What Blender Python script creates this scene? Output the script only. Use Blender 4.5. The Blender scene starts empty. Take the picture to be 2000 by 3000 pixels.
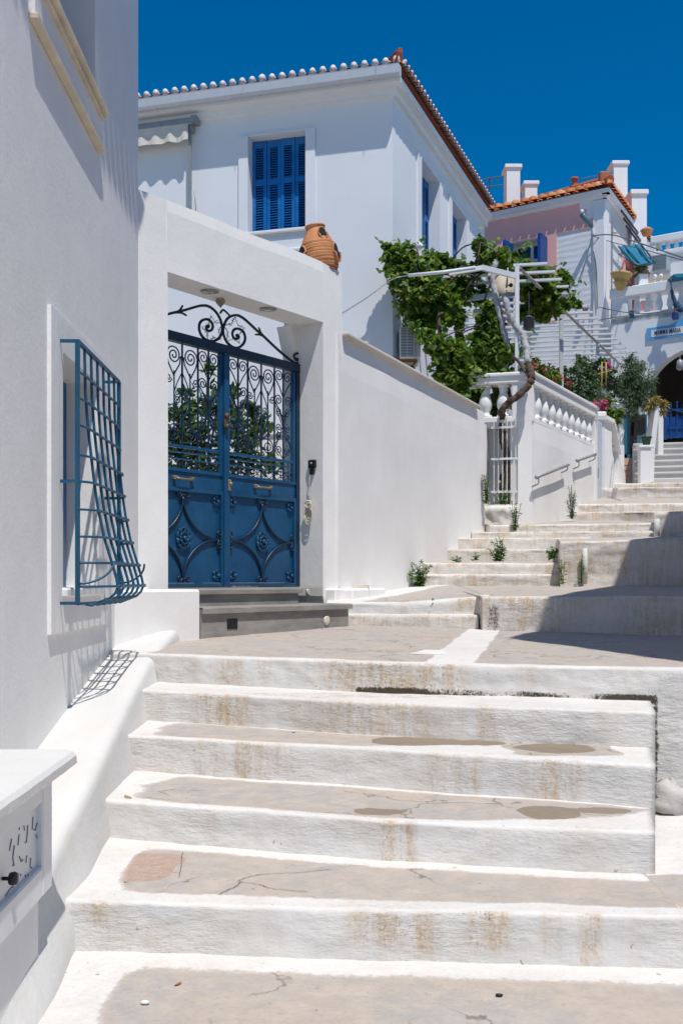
SKY_STR, SKY_SAT, EXPO = .10, 1.56, 0.0
import bpy, math, random
from mathutils import Vector, Matrix, noise
V = Vector; R = math.radians
F = 3000.0; HZ = 1700.0
scene = bpy.context.scene
COL = scene.collection
SUN = Vector((.18, -.42, 1.0))

def W(px, py, Y): return Vector(((px-1000)/F*Y, Y, (HZ-py)/F*Y))
def GP(px, py, z):
    Y = z*F/(HZ-py); return Vector(((px-1000)/F*Y, Y, z))
def lerp(a, b, t): return a+(b-a)*t
def sstep(a, b, x):
    t = min(1, max(0, (x-a)/((b-a) or 1e-6))); return t*t*(3-2*t)
def N1(x, y=0.0, z=0.0): return noise.noise(Vector((x, y, z)))

class Frame:
    """vertical plane: t along it, o out of it, z up"""
    def __init__(s, p, d, n=None):
        s.p = Vector((p[0], p[1])); s.d = Vector(d).normalized()
        a = Vector((s.d.y, -s.d.x))
        if n is not None and a.dot(Vector(n)) < 0: a = -a
        elif n is None and a.dot(-s.p) < 0: a = -a
        s.n = a
    def w(s, t, o, z):
        q = s.p+s.d*t+s.n*o; return Vector((q.x, q.y, z))
    def t(s, px, o=0.0):
        r = (px-1000)/F; q = s.p+s.n*o
        return (r*q.y-q.x)/(s.d.x-r*s.d.y)
    def tz(s, px, py, o=0.0):
        t = s.t(px, o); y = (s.p+s.n*o+s.d*t).y
        return t, (HZ-py)/F*y
    def pt(s, px, py, o=0.0):
        t, z = s.tz(px, py, o); return s.w(t, o, z)
IDF = Frame((0, 0), (1, 0), (0, -1))   # t = x, o = -y
IDF.n = Vector((0, 1))                  # t = x, o = y
def fwd(x, y, z): return Vector((x, y, z))

class MB:
    def __init__(s): s.v = []; s.f = []; s.m = []; s.mi = 0; s.sm = []; s.smooth = False
    def add(s, vs, fs, smooth=None):
        b = len(s.v); s.v += [Vector(q) for q in vs]
        for f in fs:
            s.f.append([b+i for i in f]); s.m.append(s.mi); s.sm.append(s.smooth if smooth is None else smooth)
    def box(s, t0, t1, o0, o1, z0, z1, fr=None):
        w = fr.w if fr else fwd
        vs = [w(t, o, z) for z in (z0, z1) for o in (o0, o1) for t in (t0, t1)]
        s.add(vs, [(0, 2, 3, 1), (4, 5, 7, 6), (0, 1, 5, 4), (2, 6, 7, 3), (0, 4, 6, 2), (1, 3, 7, 5)], False); return s
    def bbox(s, t0, t1, o0, o1, z0, z1, fr=None, b=.01):
        """box with chamfered edges"""
        w = fr.w if fr else fwd
        sg = lambda a, c: 1 if c > a else -1
        T = [(t0, t0+b*sg(t0, t1)), (t1, t1-b*sg(t0, t1))]; O = [(o0, o0+b*sg(o0, o1)), (o1, o1-b*sg(o0, o1))]; Z = [(z0, z0+b), (z1, z1-b)]
        vs = []; idx = {}
        for i in (0, 1):
            for j in (0, 1):
                for k in (0, 1):
                    for ax in range(3):
                        p = (T[i][0 if ax == 0 else 1], O[j][0 if ax == 1 else 1], Z[k][0 if ax == 2 else 1])
                        idx[i, j, k, ax] = len(vs); vs.append(w(*p))
        fs = []
        for a in (0, 1):
            fs.append([idx[a, 0, 0, 0], idx[a, 1, 0, 0], idx[a, 1, 1, 0], idx[a, 0, 1, 0]])
            fs.append([idx[0, a, 0, 1], idx[1, a, 0, 1], idx[1, a, 1, 1], idx[0, a, 1, 1]])
            fs.append([idx[0, 0, a, 2], idx[1, 0, a, 2], idx[1, 1, a, 2], idx[0, 1, a, 2]])
        for i in (0, 1):
            for j in (0, 1):
                fs.append([idx[i, j, 0, 0], idx[i, j, 1, 0], idx[i, j, 1, 1], idx[i, j, 0, 1]])
                fs.append([idx[i, 0, j, 0], idx[i, 1, j, 0], idx[i, 1, j, 2], idx[i, 0, j, 2]])
                fs.append([idx[0, i, j, 1], idx[1, i, j, 1], idx[1, i, j, 2], idx[0, i, j, 2]])
                for k in (0, 1): fs.append([idx[i, j, k, 0], idx[i, j, k, 1], idx[i, j, k, 2]])
        s.add(vs, fs, False); return s
    def tube(s, pts, r, n=6, caps=True, rr=None):
        pts = [Vector(p) for p in pts]
        q = [pts[0]]
        for p in pts[1:]:
            if (p-q[-1]).length > 1e-5: q.append(p)
        pts = q
        if len(pts) < 2: return s
        T = []
        for i in range(len(pts)):
            a = pts[max(0, i-1)]; c = pts[min(len(pts)-1, i+1)]
            d = (c-a); T.append(d.normalized() if d.length > 1e-9 else Vector((0, 0, 1)))
        u = T[0].orthogonal().normalized(); vs = []; fs = []
        for i, p in enumerate(pts):
            u = (u-T[i]*u.dot(T[i]))
            u = u.normalized() if u.length > 1e-6 else T[i].orthogonal().normalized()
            w_ = T[i].cross(u); rad = rr[i*(len(rr)-1)//max(1, len(pts)-1)] if rr else r
            for k in range(n):
                a = 2*math.pi*(k+.5)/n; vs.append(p+u*(math.cos(a)*rad)+w_*(math.sin(a)*rad))
        for i in range(len(pts)-1):
            for k in range(n):
                k2 = (k+1) % n; fs.append((i*n+k, i*n+k2, (i+1)*n+k2, (i+1)*n+k))
        s.add(vs, fs, n > 4)
        if caps:
            b = len(s.v)-len(vs)
            s.f.append([b+k for k in range(n)][::-1]); s.m.append(s.mi); s.sm.append(False)
            s.f.append([b+(len(pts)-1)*n+k for k in range(n)]); s.m.append(s.mi); s.sm.append(False)
        return s
    def lathe(s, c, prof, n=16, axis=None, rad_mul=None):
        """prof: (r, h) list; c base point"""
        c = Vector(c); ax = Vector(axis).normalized() if axis else Vector((0, 0, 1))
        u = ax.orthogonal().normalized() if axis else Vector((1, 0, 0)); w_ = ax.cross(u)
        vs = []; fs = []
        for (r, h) in prof:
            for k in range(n):
                a = 2*math.pi*k/n; vs.append(c+ax*h+(u*math.cos(a)+w_*math.sin(a))*max(r, 1e-4))
        for i in range(len(prof)-1):
            for k in range(n):
                k2 = (k+1) % n; fs.append((i*n+k, i*n+k2, (i+1)*n+k2, (i+1)*n+k))
        fs.append(list(range(n))[::-1]); fs.append([(len(prof)-1)*n+k for k in range(n)])
        s.add(vs, fs, True); return s
    def prism(s, pts, vec):
        """polygon (3D points) extruded by vec"""
        n = len(pts); vec = Vector(vec); a = [Vector(p) for p in pts]
        s.add(a+[p+vec for p in a], [list(range(n))[::-1], [n+i for i in range(n)]]+[(i, (i+1) % n, n+(i+1) % n, n+i) for i in range(n)], False); return s
    def ball(s, c, r, n=8, sc=(1, 1, 1)):
        c = Vector(c); vs = []; fs = []; m = n//2
        for i in range(m+1):
            th = math.pi*i/m
            for k in range(n):
                a = 2*math.pi*k/n
                vs.append(c+Vector((math.sin(th)*math.cos(a)*r*sc[0], math.sin(th)*math.sin(a)*r*sc[1], math.cos(th)*r*sc[2])))
        for i in range(m):
            for k in range(n): fs.append((i*n+k, i*n+(k+1) % n, (i+1)*n+(k+1) % n, (i+1)*n+k))
        s.add(vs, fs, True); return s
    def build(s, name, mats, parent=None, attrs=None, normals=True):
        me = bpy.data.meshes.new(name)
        root = parent; base = Vector((0, 0, 0))
        if parent is not None:
            q = parent
            while q.parent: q = q.parent
            base = Vector(q.get('_b', (0, 0, 0)))
        else:
            xs = [p.x for p in s.v]; ys = [p.y for p in s.v]; zs = [p.z for p in s.v]
            base = Vector(((min(xs)+max(xs))/2, (min(ys)+max(ys))/2, min(zs)))
        me.from_pydata([tuple(p-base) for p in s.v], [], s.f)
        if not isinstance(mats, (list, tuple)): mats = [mats]
        for m in mats: me.materials.append(m)
        me.polygons.foreach_set('material_index', s.m); me.polygons.foreach_set('use_smooth', s.sm)
        if attrs:
            for k, vals in attrs.items():
                at = me.attributes.new(k, 'FLOAT', 'POINT'); at.data.foreach_set('value', vals)
        me.update()
        if normals and len(s.f) < 60000:
            import bmesh
            bm = bmesh.new(); bm.from_mesh(me); bmesh.ops.recalc_face_normals(bm, faces=bm.faces); bm.to_mesh(me); bm.free()
        o = bpy.data.objects.new(name, me); COL.objects.link(o)
        if parent is not None: o.parent = parent
        else: o.location = base; o['_b'] = tuple(base)
        return o

def tag(o, label=None, cat=None, group=None, kind=None):
    if label: o['label'] = label
    if cat: o['category'] = cat
    if group: o['group'] = group
    if kind: o['kind'] = kind
    return o
def thing(name, loc, label, cat, group=None):
    o = bpy.data.objects.new(name, None); COL.objects.link(o); o.location = loc; o['_b'] = tuple(loc); o.empty_display_size = .1
    return tag(o, label, cat, group)
def struct(o): o['kind'] = 'structure'; return o
def dup(root, loc, label=None, group=None):
    c = root.copy(); COL.objects.link(c); c.location = loc; c['_b'] = tuple(loc)
    if label: c['label'] = label
    if group: c['group'] = group
    for ch in list(root.children):
        d = ch.copy(); COL.objects.link(d); d.parent = c
        for g in list(ch.children):
            e = g.copy(); COL.objects.link(e); e.parent = d
    return c
def catmull(P, k=6):
    P = [Vector(p) for p in P]; out = []
    for i in range(len(P)-1):
        p0 = P[max(0, i-1)]; p1 = P[i]; p2 = P[i+1]; p3 = P[min(len(P)-1, i+2)]
        for j in range(k):
            t = j/k
            out.append(.5*((2*p1)+(p2-p0)*t+(2*p0-5*p1+4*p2-p3)*t*t+(3*p1-p0-3*p2+p3)*t**3))
    out.append(P[-1]); return out

# ------------------------------------------------------------------ materials
class NT:
    def __init__(s, name):
        s.m = bpy.data.materials.new(name); s.m.use_nodes = True; s.t = s.m.node_tree; s.n = s.t.nodes; s.l = s.t.links
        s.b = s.n['Principled BSDF']; s.tc = s.n.new('ShaderNodeTexCoord'); s.geo = s.n.new('ShaderNodeNewGeometry')
        s.pos = s.geo.outputs['Position']
    def link(s, a, b): s.l.new(a, b)
    def noise(s, scale, detail=4, rough=.6, vec=None, stretch=None, dist=0):
        n = s.n.new('ShaderNodeTexNoise'); n.inputs['Scale'].default_value = scale; n.inputs['Detail'].default_value = detail
        n.inputs['Roughness'].default_value = rough; n.inputs['Distortion'].default_value = dist
        v = vec or s.pos
        if stretch:
            mp = s.n.new('ShaderNodeMapping'); mp.inputs['Scale'].default_value = stretch; s.link(v, mp.inputs['Vector']); v = mp.outputs[0]
        s.link(v, n.inputs['Vector']); return n.outputs['Fac']
    def ramp(s, fac, stops):
        r = s.n.new('ShaderNodeValToRGB'); e = r.color_ramp.elements
        while len(e) < len(stops): e.new(.5)
        for i, (p, c) in enumerate(stops):
            e[i].position = p; e[i].color = (c if hasattr(c, '__len__') else (c, c, c))+((1,) if not hasattr(c, '__len__') or len(c) == 3 else ())
        s.link(fac, r.inputs[0]); return r.outputs[0]
    def mix(s, fac, a, b, mode='MIX'):
        n = s.n.new('ShaderNodeMix'); n.data_type = 'RGBA'; n.blend_type = mode
        for q_, (sock, v) in enumerate(((n.inputs[0], fac), (n.inputs[6], a), (n.inputs[7], b))):
            if isinstance(v, (int, float)): sock.default_value = v if q_ == 0 else (v, v, v, 1)
            elif isinstance(v, tuple): sock.default_value = v+(1,)
            else: s.link(v, sock)
        return n.outputs[2]
    def math(s, op, a, b=0.0, c=None):
        n = s.n.new('ShaderNodeMath'); n.operation = op
        for i, v in enumerate((a, b, c)):
            if v is None: continue
            if isinstance(v, (int, float)): n.inputs[i].default_value = v
            else: s.link(v, n.inputs[i])
        return n.outputs[0]
    def attr(s, name):
        n = s.n.new('ShaderNodeAttribute'); n.attribute_name = name; return n.outputs['Fac']
    def bump(s, h, strength=.3, dist=.01, prev=None):
        n = s.n.new('ShaderNodeBump'); n.inputs['Strength'].default_value = strength; n.inputs['Distance'].default_value = dist
        s.link(h, n.inputs['Height'])
        if prev is not None: s.link(prev, n.inputs['Normal'])
        return n.outputs[0]
    def out(s, col=None, rough=.8, nrm=None, metal=0, spec=.3):
        b = s.b
        if col is not None:
            if isinstance(col, tuple): b.inputs['Base Color'].default_value = col+(1,)
            else: s.link(col, b.inputs['Base Color'])
        if isinstance(rough, (int, float)): b.inputs['Roughness'].default_value = rough
        else: s.link(rough, b.inputs['Roughness'])
        b.inputs['Metallic'].default_value = metal; b.inputs['Specular IOR Level'].default_value = spec
        if nrm is not None: s.link(nrm, b.inputs['Normal'])
        return s.m
def plaster(name, c, var=.04, bump=.35, fine=.25, dirt=.1, dirtcol=(.55, .47, .36), brush=True, dscale=.9):
    s = NT(name)
    big = s.noise(.8, 5, .6); mid = s.noise(7, 5, .65, stretch=(1, 1, .6)); f = s.noise(60, 4, .7)
    lo = tuple(x*(1-var*2) for x in c); hi = tuple(min(.9, x*(1+var)) for x in c)
    col = s.mix(s.ramp(big, [(.3, 0.0), (.7, 1.0)]), lo, hi)
    col = s.mix(s.math('MULTIPLY', s.ramp(mid, [(.35, 0.0), (.75, 1.0)]), var*1.5), col, tuple(x*.8 for x in c))
    streak = s.noise(dscale, 6, .7, stretch=(3, 3, .35))
    d = s.math('MULTIPLY', s.ramp(streak, [(.52, 0.0), (.8, 1.0)]), dirt)
    col = s.mix(d, col, dirtcol)
    n1 = s.bump(mid, bump, .012); n2 = s.bump(s.noise(22, 4, .6, stretch=(1, 1, 2.2 if brush else 1)), bump*.8, .004, n1); n3 = s.bump(f, fine, .0015, n2)
    return s.out(col, .88, n3, spec=.15)
def simple(name, c, rough=.5, metal=0, var=.12, bump=.1, bscale=40, spec=.4):
    s = NT(name)
    nz = s.noise(bscale*.25, 5, .6)
    col = s.mix(s.ramp(nz, [(.3, 0.0), (.7, 1.0)]), tuple(x*(1-var) for x in c), tuple(min(.95, x*(1+var)) for x in c))
    return s.out(col, rough, s.bump(s.noise(bscale, 3, .6), bump, .003), metal, spec)
def leafmat(name, c1, c2, c3, trans=.35):
    s = NT(name)
    rnd = s.geo.outputs['Random Per Island']
    col = s.ramp(rnd, [(0, c1), (.55, c2), (1, c3)])
    s.out(col, .5, None, spec=.35)
    tr = s.n.new('ShaderNodeBsdfTranslucent'); s.link(s.mix(.5, col, (.25, .4, .03), 'MIX'), tr.inputs[0])
    mx = s.n.new('ShaderNodeMixShader'); mx.inputs[0].default_value = trans
    s.link(s.b.outputs[0], mx.inputs[1]); s.link(tr.outputs[0], mx.inputs[2])
    s.link(mx.outputs[0], s.n['Material Output'].inputs[0]); return s.m

M = {}
M['wall'] = plaster('smooth_white_render', (.81, .80, .785), .04, .35, .22, .1)
M['gwall'] = plaster('white_painted_wall', (.83, .82, .80), .04, .4, .25, .11)
M['house'] = plaster('white_house_render', (.74, .755, .775), .02, .12, .15, .03)
M['ledge'] = plaster('whitewashed_ledge', (.64, .635, .615), .04, .6, .4, .3, (.6, .52, .38))
M['rough'] = plaster('rough_whitewash', (.66, .645, .61), .06, .9, .6, .3, (.52, .42, .3))
M['far'] = plaster('far_white_render', (.79, .79, .79), .03, .2, .2, .08)
M['lump'] = plaster('weathered_lump', (.5, .49, .47), .08, 1.0, .8, .5)
M['nose'] = plaster('white_stair_render', (.6, .59, .57), .06, .5, .4, .3)
M['coping'] = plaster('cream_coping', (.62, .57, .5), .08, .4, .4, .25, (.4, .32, .25))
M['trimw'] = simple('white_trim_paint', (.76, .76, .75), .5, 0, .03, .08)
M['cream'] = simple('cream_stained_marble', (.62, .52, .38), .5, 0, .15, .3, 25)
M['blue'] = None

def gate_blue(name, c, wear=.35):
    s = NT(name)
    n = s.noise(5, 6, .7); sc = s.noise(2.2, 4, .65, stretch=(1, 1, .45)); f = s.noise(45, 4, .7)
    col = s.mix(s.ramp(n, [(.35, 0.0), (.65, 1.0)]), tuple(x*.8 for x in c), tuple(x*1.18 for x in c))
    faded = (c[0]*1.8+.008, c[1]*1.4+.015, c[2]*1.15+.015)
    col = s.mix(s.math('MULTIPLY', s.ramp(sc, [(.4, 0.0), (.62, 1.0)]), wear), col, faded)
    col = s.mix(s.math('MULTIPLY', s.math('MULTIPLY', s.ramp(f, [(.6, 0.0), (.68, 1.0)]), s.ramp(sc, [(.5, 0.0), (.6, 1.0)])), .6), col, (.15, .085, .05))
    col = s.mix(s.math('MULTIPLY', s.ramp(s.noise(16, 5, .7, stretch=(1, 1, .15)), [(.58, 0.0), (.78, 1.0)]), .14), col, (.1, .16, .2))
    return s.out(col, s.math('ADD', s.math('MULTIPLY', n, .3), .25), s.bump(s.noise(30, 4, .6), .25, .002), 0, .45)
M['blue'] = gate_blue('weathered_blue_gate_paint', (.003, .06, .155), .45)
M['bluebar'] = gate_blue('shaded_blue_iron_paint', (.002, .022, .055), .1)  # blue bar paint, darkened further to carry the shade under the lintel
M['blackiron'] = simple('dark_wrought_iron', (.008, .02, .035), .45, 0, .3, .2, 60)
M['grille'] = gate_blue('petrol_blue_grille_paint', (.003, .07, .145), .1)
M['shutter'] = gate_blue('bright_blue_shutter_paint', (.004, .14, .42), .08)
M['shutdark'] = gate_blue('dark_blue_shutter_paint', (.002, .08, .22), .1)
M['brass'] = simple('tarnished_brass', (.3, .22, .13), .5, .5, .3, .3, 60)
M['black'] = simple('black_plastic', (.01, .01, .012), .45)
M['rope'] = simple('off_white_rope', (.6, .55, .45), .9, 0, .2, .5, 120)
M['grey'] = simple('grey_metal', (.3, .31, .32), .5, .3)
M['white_metal'] = simple('white_painted_metal', (.72, .73, .73), .4, 0, .06, .15, 30)
M['dark'] = simple('pocket_shade_dark', (.018, .018, .02), .9)
M['cable'] = simple('grey_cable', (.12, .12, .13), .7)
M['heart'] = simple('woven_straw', (.28, .24, .17), .9, 0, .3, .6, 90)

def stone():
    s = NT('grey_step_stone')
    a = s.noise(3, 5, .6, stretch=(1, 1, 3)); f = s.noise(90, 3, .7)
    col = s.mix(s.ramp(a, [(.35, 0.0), (.65, 1.0)]), (.215, .205, .19), (.33, .315, .29))
    col = s.mix(s.math('MULTIPLY', s.ramp(f, [(.4, 0.0), (.7, 1.0)]), .3), col, (.14, .135, .13))
    return s.out(col, .85, s.bump(f, .5, .002), spec=.2)
M['stone'] = stone()

def steps_mat():
    s = NT('whitewashed_steps')
    conc = s.attr('conc'); stn = s.attr('stain'); mold = s.attr('mold'); damp = s.attr('damp'); red = s.attr('red')
    nf = s.noise(9, 6, .7); ne = s.noise(38, 5, .75); nb = s.noise(1.7, 5, .6); nbr = s.noise(14, 4, .65, stretch=(1, 1, 3.2))
    # paint
    white = s.mix(s.ramp(nb, [(.3, 0.0), (.7, 1.0)]), (.625, .62, .605), (.69, .685, .67))
    white = s.mix(s.math('MULTIPLY', s.ramp(nf, [(.5, 0.0), (.8, 1.0)]), .3), white, (.6, .55, .47))
    white = s.mix(s.math('MULTIPLY', s.ramp(s.noise(3.1, 6, .7), [(.5, 0.0), (.72, 1.0)]), .3), white, (.6, .53, .44))
    # bare concrete
    c = s.mix(s.ramp(nb, [(.35, 0.0), (.62, 1.0)]), (.42, .37, .325), (.365, .355, .345))
    c = s.mix(s.ramp(nf, [(.4, 0.0), (.65, .8)]), c, (.50, .445, .395))
    c = s.mix(s.math('MULTIPLY', s.ramp(ne, [(.55, 0.0), (.72, 1.0)]), .45), c, (.28, .24, .2))
    vor = s.n.new('ShaderNodeTexVoronoi'); vor.feature = 'DISTANCE_TO_EDGE'; vor.inputs['Scale'].default_value = 1.15
    wob = s.n.new('ShaderNodeTexNoise'); wob.inputs['Scale'].default_value = 4; wob.inputs['Detail'].default_value = 6; s.link(s.pos, wob.inputs['Vector'])
    add = s.n.new('ShaderNodeVectorMath'); add.operation = 'MULTIPLY_ADD'; s.link(wob.outputs['Color'], add.inputs[0]); add.inputs[1].default_value = (.45, .45, .45); s.link(s.pos, add.inputs[2])
    s.link(add.outputs[0], vor.inputs['Vector'])
    crack = s.math('MULTIPLY', s.ramp(vor.outputs['Distance'], [(0, 1.0), (.012, 0.0)]), s.ramp(s.noise(1.3, 3, .5), [(.47, 0.0), (.54, .9)]))
    c = s.mix(crack, c, (.16, .14, .13))
    c = s.mix(s.ramp(s.math('ADD', red, s.math('MULTIPLY', s.math('SUBTRACT', nf, .5), .5)), [(.45, 0.0), (.6, .8)]), c, s.mix(s.ramp(ne, [(.35, 0.0), (.65, 1.0)]), (.33, .22, .18), (.47, .35, .29)))
    c = s.mix(s.ramp(s.math('ADD', damp, s.math('MULTIPLY', s.math('SUBTRACT', nf, .5), .7)), [(.47, 0.0), (.53, .9)]), c, (.21, .175, .135))
    k = s.ramp(s.math('ADD', conc, s.math('MULTIPLY', s.math('SUBTRACT', s.mix(.45, nf, ne), .5), 1.35)), [(.36, 0.0), (.5, .75), (.66, 1.0)])
    col = s.mix(k, white, c)
    speck = s.noise(70, 5, .8)
    run = s.noise(20, 5, .75, stretch=(1, 1, .1), dist=.4)
    st = s.math('MULTIPLY', s.math('MULTIPLY', stn, s.ramp(run, [(.38, .15), (.62, 1.0)])), s.ramp(s.mix(.5, nf, speck), [(.36, .2), (.6, 1.0)]))
    col = s.mix(s.math('MULTIPLY', st, 1.05), col, (.48, .335, .19))
    col = s.mix(s.math('MULTIPLY', s.math('MULTIPLY', stn, .8), s.ramp(speck, [(.56, 0.0), (.66, .85)])), col, (.2, .14, .09))
    mm = s.ramp(s.math('ADD', mold, s.math('MULTIPLY', s.math('SUBTRACT', s.mix(.5, ne, speck), .5), 2.2)), [(.45, 0.0), (.72, .95)])
    col = s.mix(mm, col, (.045, .038, .024))
    dots = s.math('MULTIPLY', s.ramp(s.noise(26, 2, .5), [(.735, 0.0), (.755, .75)]), .8)
    col = s.mix(dots, col, (.25, .19, .13))
    msk = s.ramp(s.noise(1.6, 3, .5), [(.38, .25), (.62, 1.0)])
    n1 = s.bump(s.math('MULTIPLY', nbr, msk), .5, .016); n2 = s.bump(s.noise(6, 4, .55), .6, .02, n1); n3 = s.bump(s.math('MULTIPLY', s.noise(42, 5, .75, stretch=(1, 1, 2.2)), msk), .5, .006, n2); n4 = s.bump(k, .35, -.004, n3)
    return s.out(col, .9, n4, spec=.12)
M['steps'] = steps_mat()

def tile_mat(name, c1, c2, c3):
    s = NT(name)
    rnd = s.geo.outputs['Random Per Island']
    col = s.ramp(rnd, [(0, c1), (.5, c2), (1, c3)])
    col = s.mix(s.math('MULTIPLY', s.ramp(s.noise(14, 5, .7), [(.5, 0.0), (.7, 1.0)]), .5), col, (.2, .13, .09))
    return s.out(col, .85, s.bump(s.noise(40, 3), .3, .004), spec=.2)
M['tile'] = tile_mat('terracotta_tiles', (.5, .15, .055), (.62, .25, .1), (.66, .36, .19))
M['tilered'] = tile_mat('dark_red_tiles', (.3, .07, .04), (.36, .1, .05), (.42, .15, .08))
M['mortar'] = simple('white_mortar', (.66, .59, .56), .9, 0, .1, .5, 40)
M['pink'] = plaster('pink_render', (.84, .45, .41), .03, .2, .2, .05, (.5, .3, .25))
M['brickw'] = None
def brickw():
    s = NT('white_painted_brick')
    b = s.n.new('ShaderNodeTexWave'); b.wave_type = 'BANDS'; b.bands_direction = 'Z'; b.inputs['Scale'].default_value = 2.2; b.inputs['Distortion'].default_value = 2.5; b.inputs['Detail'].default_value = 2
    s.link(s.pos, b.inputs['Vector'])
    col = s.mix(s.ramp(s.noise(3, 4), [(.3, 0.0), (.7, 1.0)]), (.7, .71, .72), (.78, .785, .79))
    return s.out(col, .85, s.bump(b.outputs['Fac'], .22, .012, s.bump(s.noise(25, 4), .5, .006)), spec=.1)
M['brickw'] = brickw()
def terracotta():
    s = NT('terracotta_jar_clay')
    n = s.noise(6, 5, .6)
    col = s.mix(s.ramp(n, [(.3, 0.0), (.7, 1.0)]), (.42, .16, .065), (.62, .3, .14))
    return s.out(col, .8, s.bump(s.noise(50, 3), .25, .002), spec=.25)
M['terra'] = terracotta()
def bark(name, c1, c2, net=False):
    s = NT(name)
    n = s.noise(9, 6, .7, stretch=(1, 1, .3))
    col = s.mix(s.ramp(n, [(.35, 0.0), (.65, 1.0)]), c1, c2)
    if net:
        v = s.n.new('ShaderNodeTexVoronoi'); v.inputs['Scale'].default_value = 75; s.link(s.pos, v.inputs['Vector'])
        col = s.mix(s.ramp(v.outputs['Distance'], [(.22, 0.0), (.42, 1.0)]), (.13, .125, .12), (.45, .45, .45))
    return s.out(col, .9, s.bump(n, .8, .02), spec=.15)
M['bark'] = bark('vine_bark', (.05, .032, .025), (.17, .12, .09))
M['net'] = bark('net_wrapped_bark', (.3, .3, .3), (.5, .5, .5), True)
M['vine'] = leafmat('grape_leaves', (.018, .055, .01), (.08, .175, .022), (.3, .38, .06), .4)
M['olive'] = leafmat('olive_leaves', (.035, .075, .035), (.07, .13, .06), (.14, .2, .11), .2)
M['lemon'] = leafmat('citrus_leaves', (.015, .05, .015), (.03, .085, .02), (.09, .16, .03), .25)
M['weed'] = leafmat('weed_leaves', (.04, .1, .025), (.08, .17, .04), (.18, .26, .08))
M['magenta'] = leafmat('magenta_petals', (.55, .02, .2), (.75, .05, .3), (.8, .2, .4), .3)
M['redfl'] = leafmat('red_petals', (.4, .02, .03), (.6, .05, .08), (.65, .15, .2), .3)
M['dry'] = leafmat('dry_leaves', (.3, .2, .06), (.42, .3, .1), (.2, .22, .06), .2)
M['teal'] = simple('teal_awning_canvas', (.0, .16, .27), .7, 0, .15, .2, 10)
M['canvas'] = simple('cream_awning_canvas', (.6, .57, .5), .85, 0, .06, .3, 12)
M['signblue'] = simple('light_blue_sign_paint', (.1, .36, .66), .6, 0, .06)
M['signwhite'] = simple('white_sign_tile', (.75, .74, .72), .5, 0, .04)
M['ink'] = simple('navy_letter_paint', (.03, .03, .09), .6)
M['potclay'] = simple('yellow_clay', (.55, .36, .12), .8, 0, .15, .2)
M['greenpot'] = simple('green_plastic', (.01, .05, .035), .5)
M['glass'] = simple('dark_window_glass', (.02, .035, .05), .08, 0, .2, .0, 5, .6)
M['redwood'] = simple('brown_red_wood', (.3, .07, .035), .6, 0, .15)
M['pinktile'] = simple('pink_wall_tiles', (.6, .4, .33), .6, 0, .08)
M['nav'] = gate_blue('royal_blue_paint', (.004, .06, .24), .1)
M['dishc'] = simple('beige_dish_paint', (.46, .39, .29), .6, 0, .06)
M['soil'] = plaster('dusty_ground', (.36, .31, .25), .15, .6, .5, .2)
M['turq'] = gate_blue('teal_door_paint', (.01, .13, .22), .3)
M['yellow'] = simple('yellow_bamboo', (.5, .33, .1), .7)
M['mail'] = simple('white_enamel', (.72, .73, .74), .35, 0, .04, .1, 30)
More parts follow.
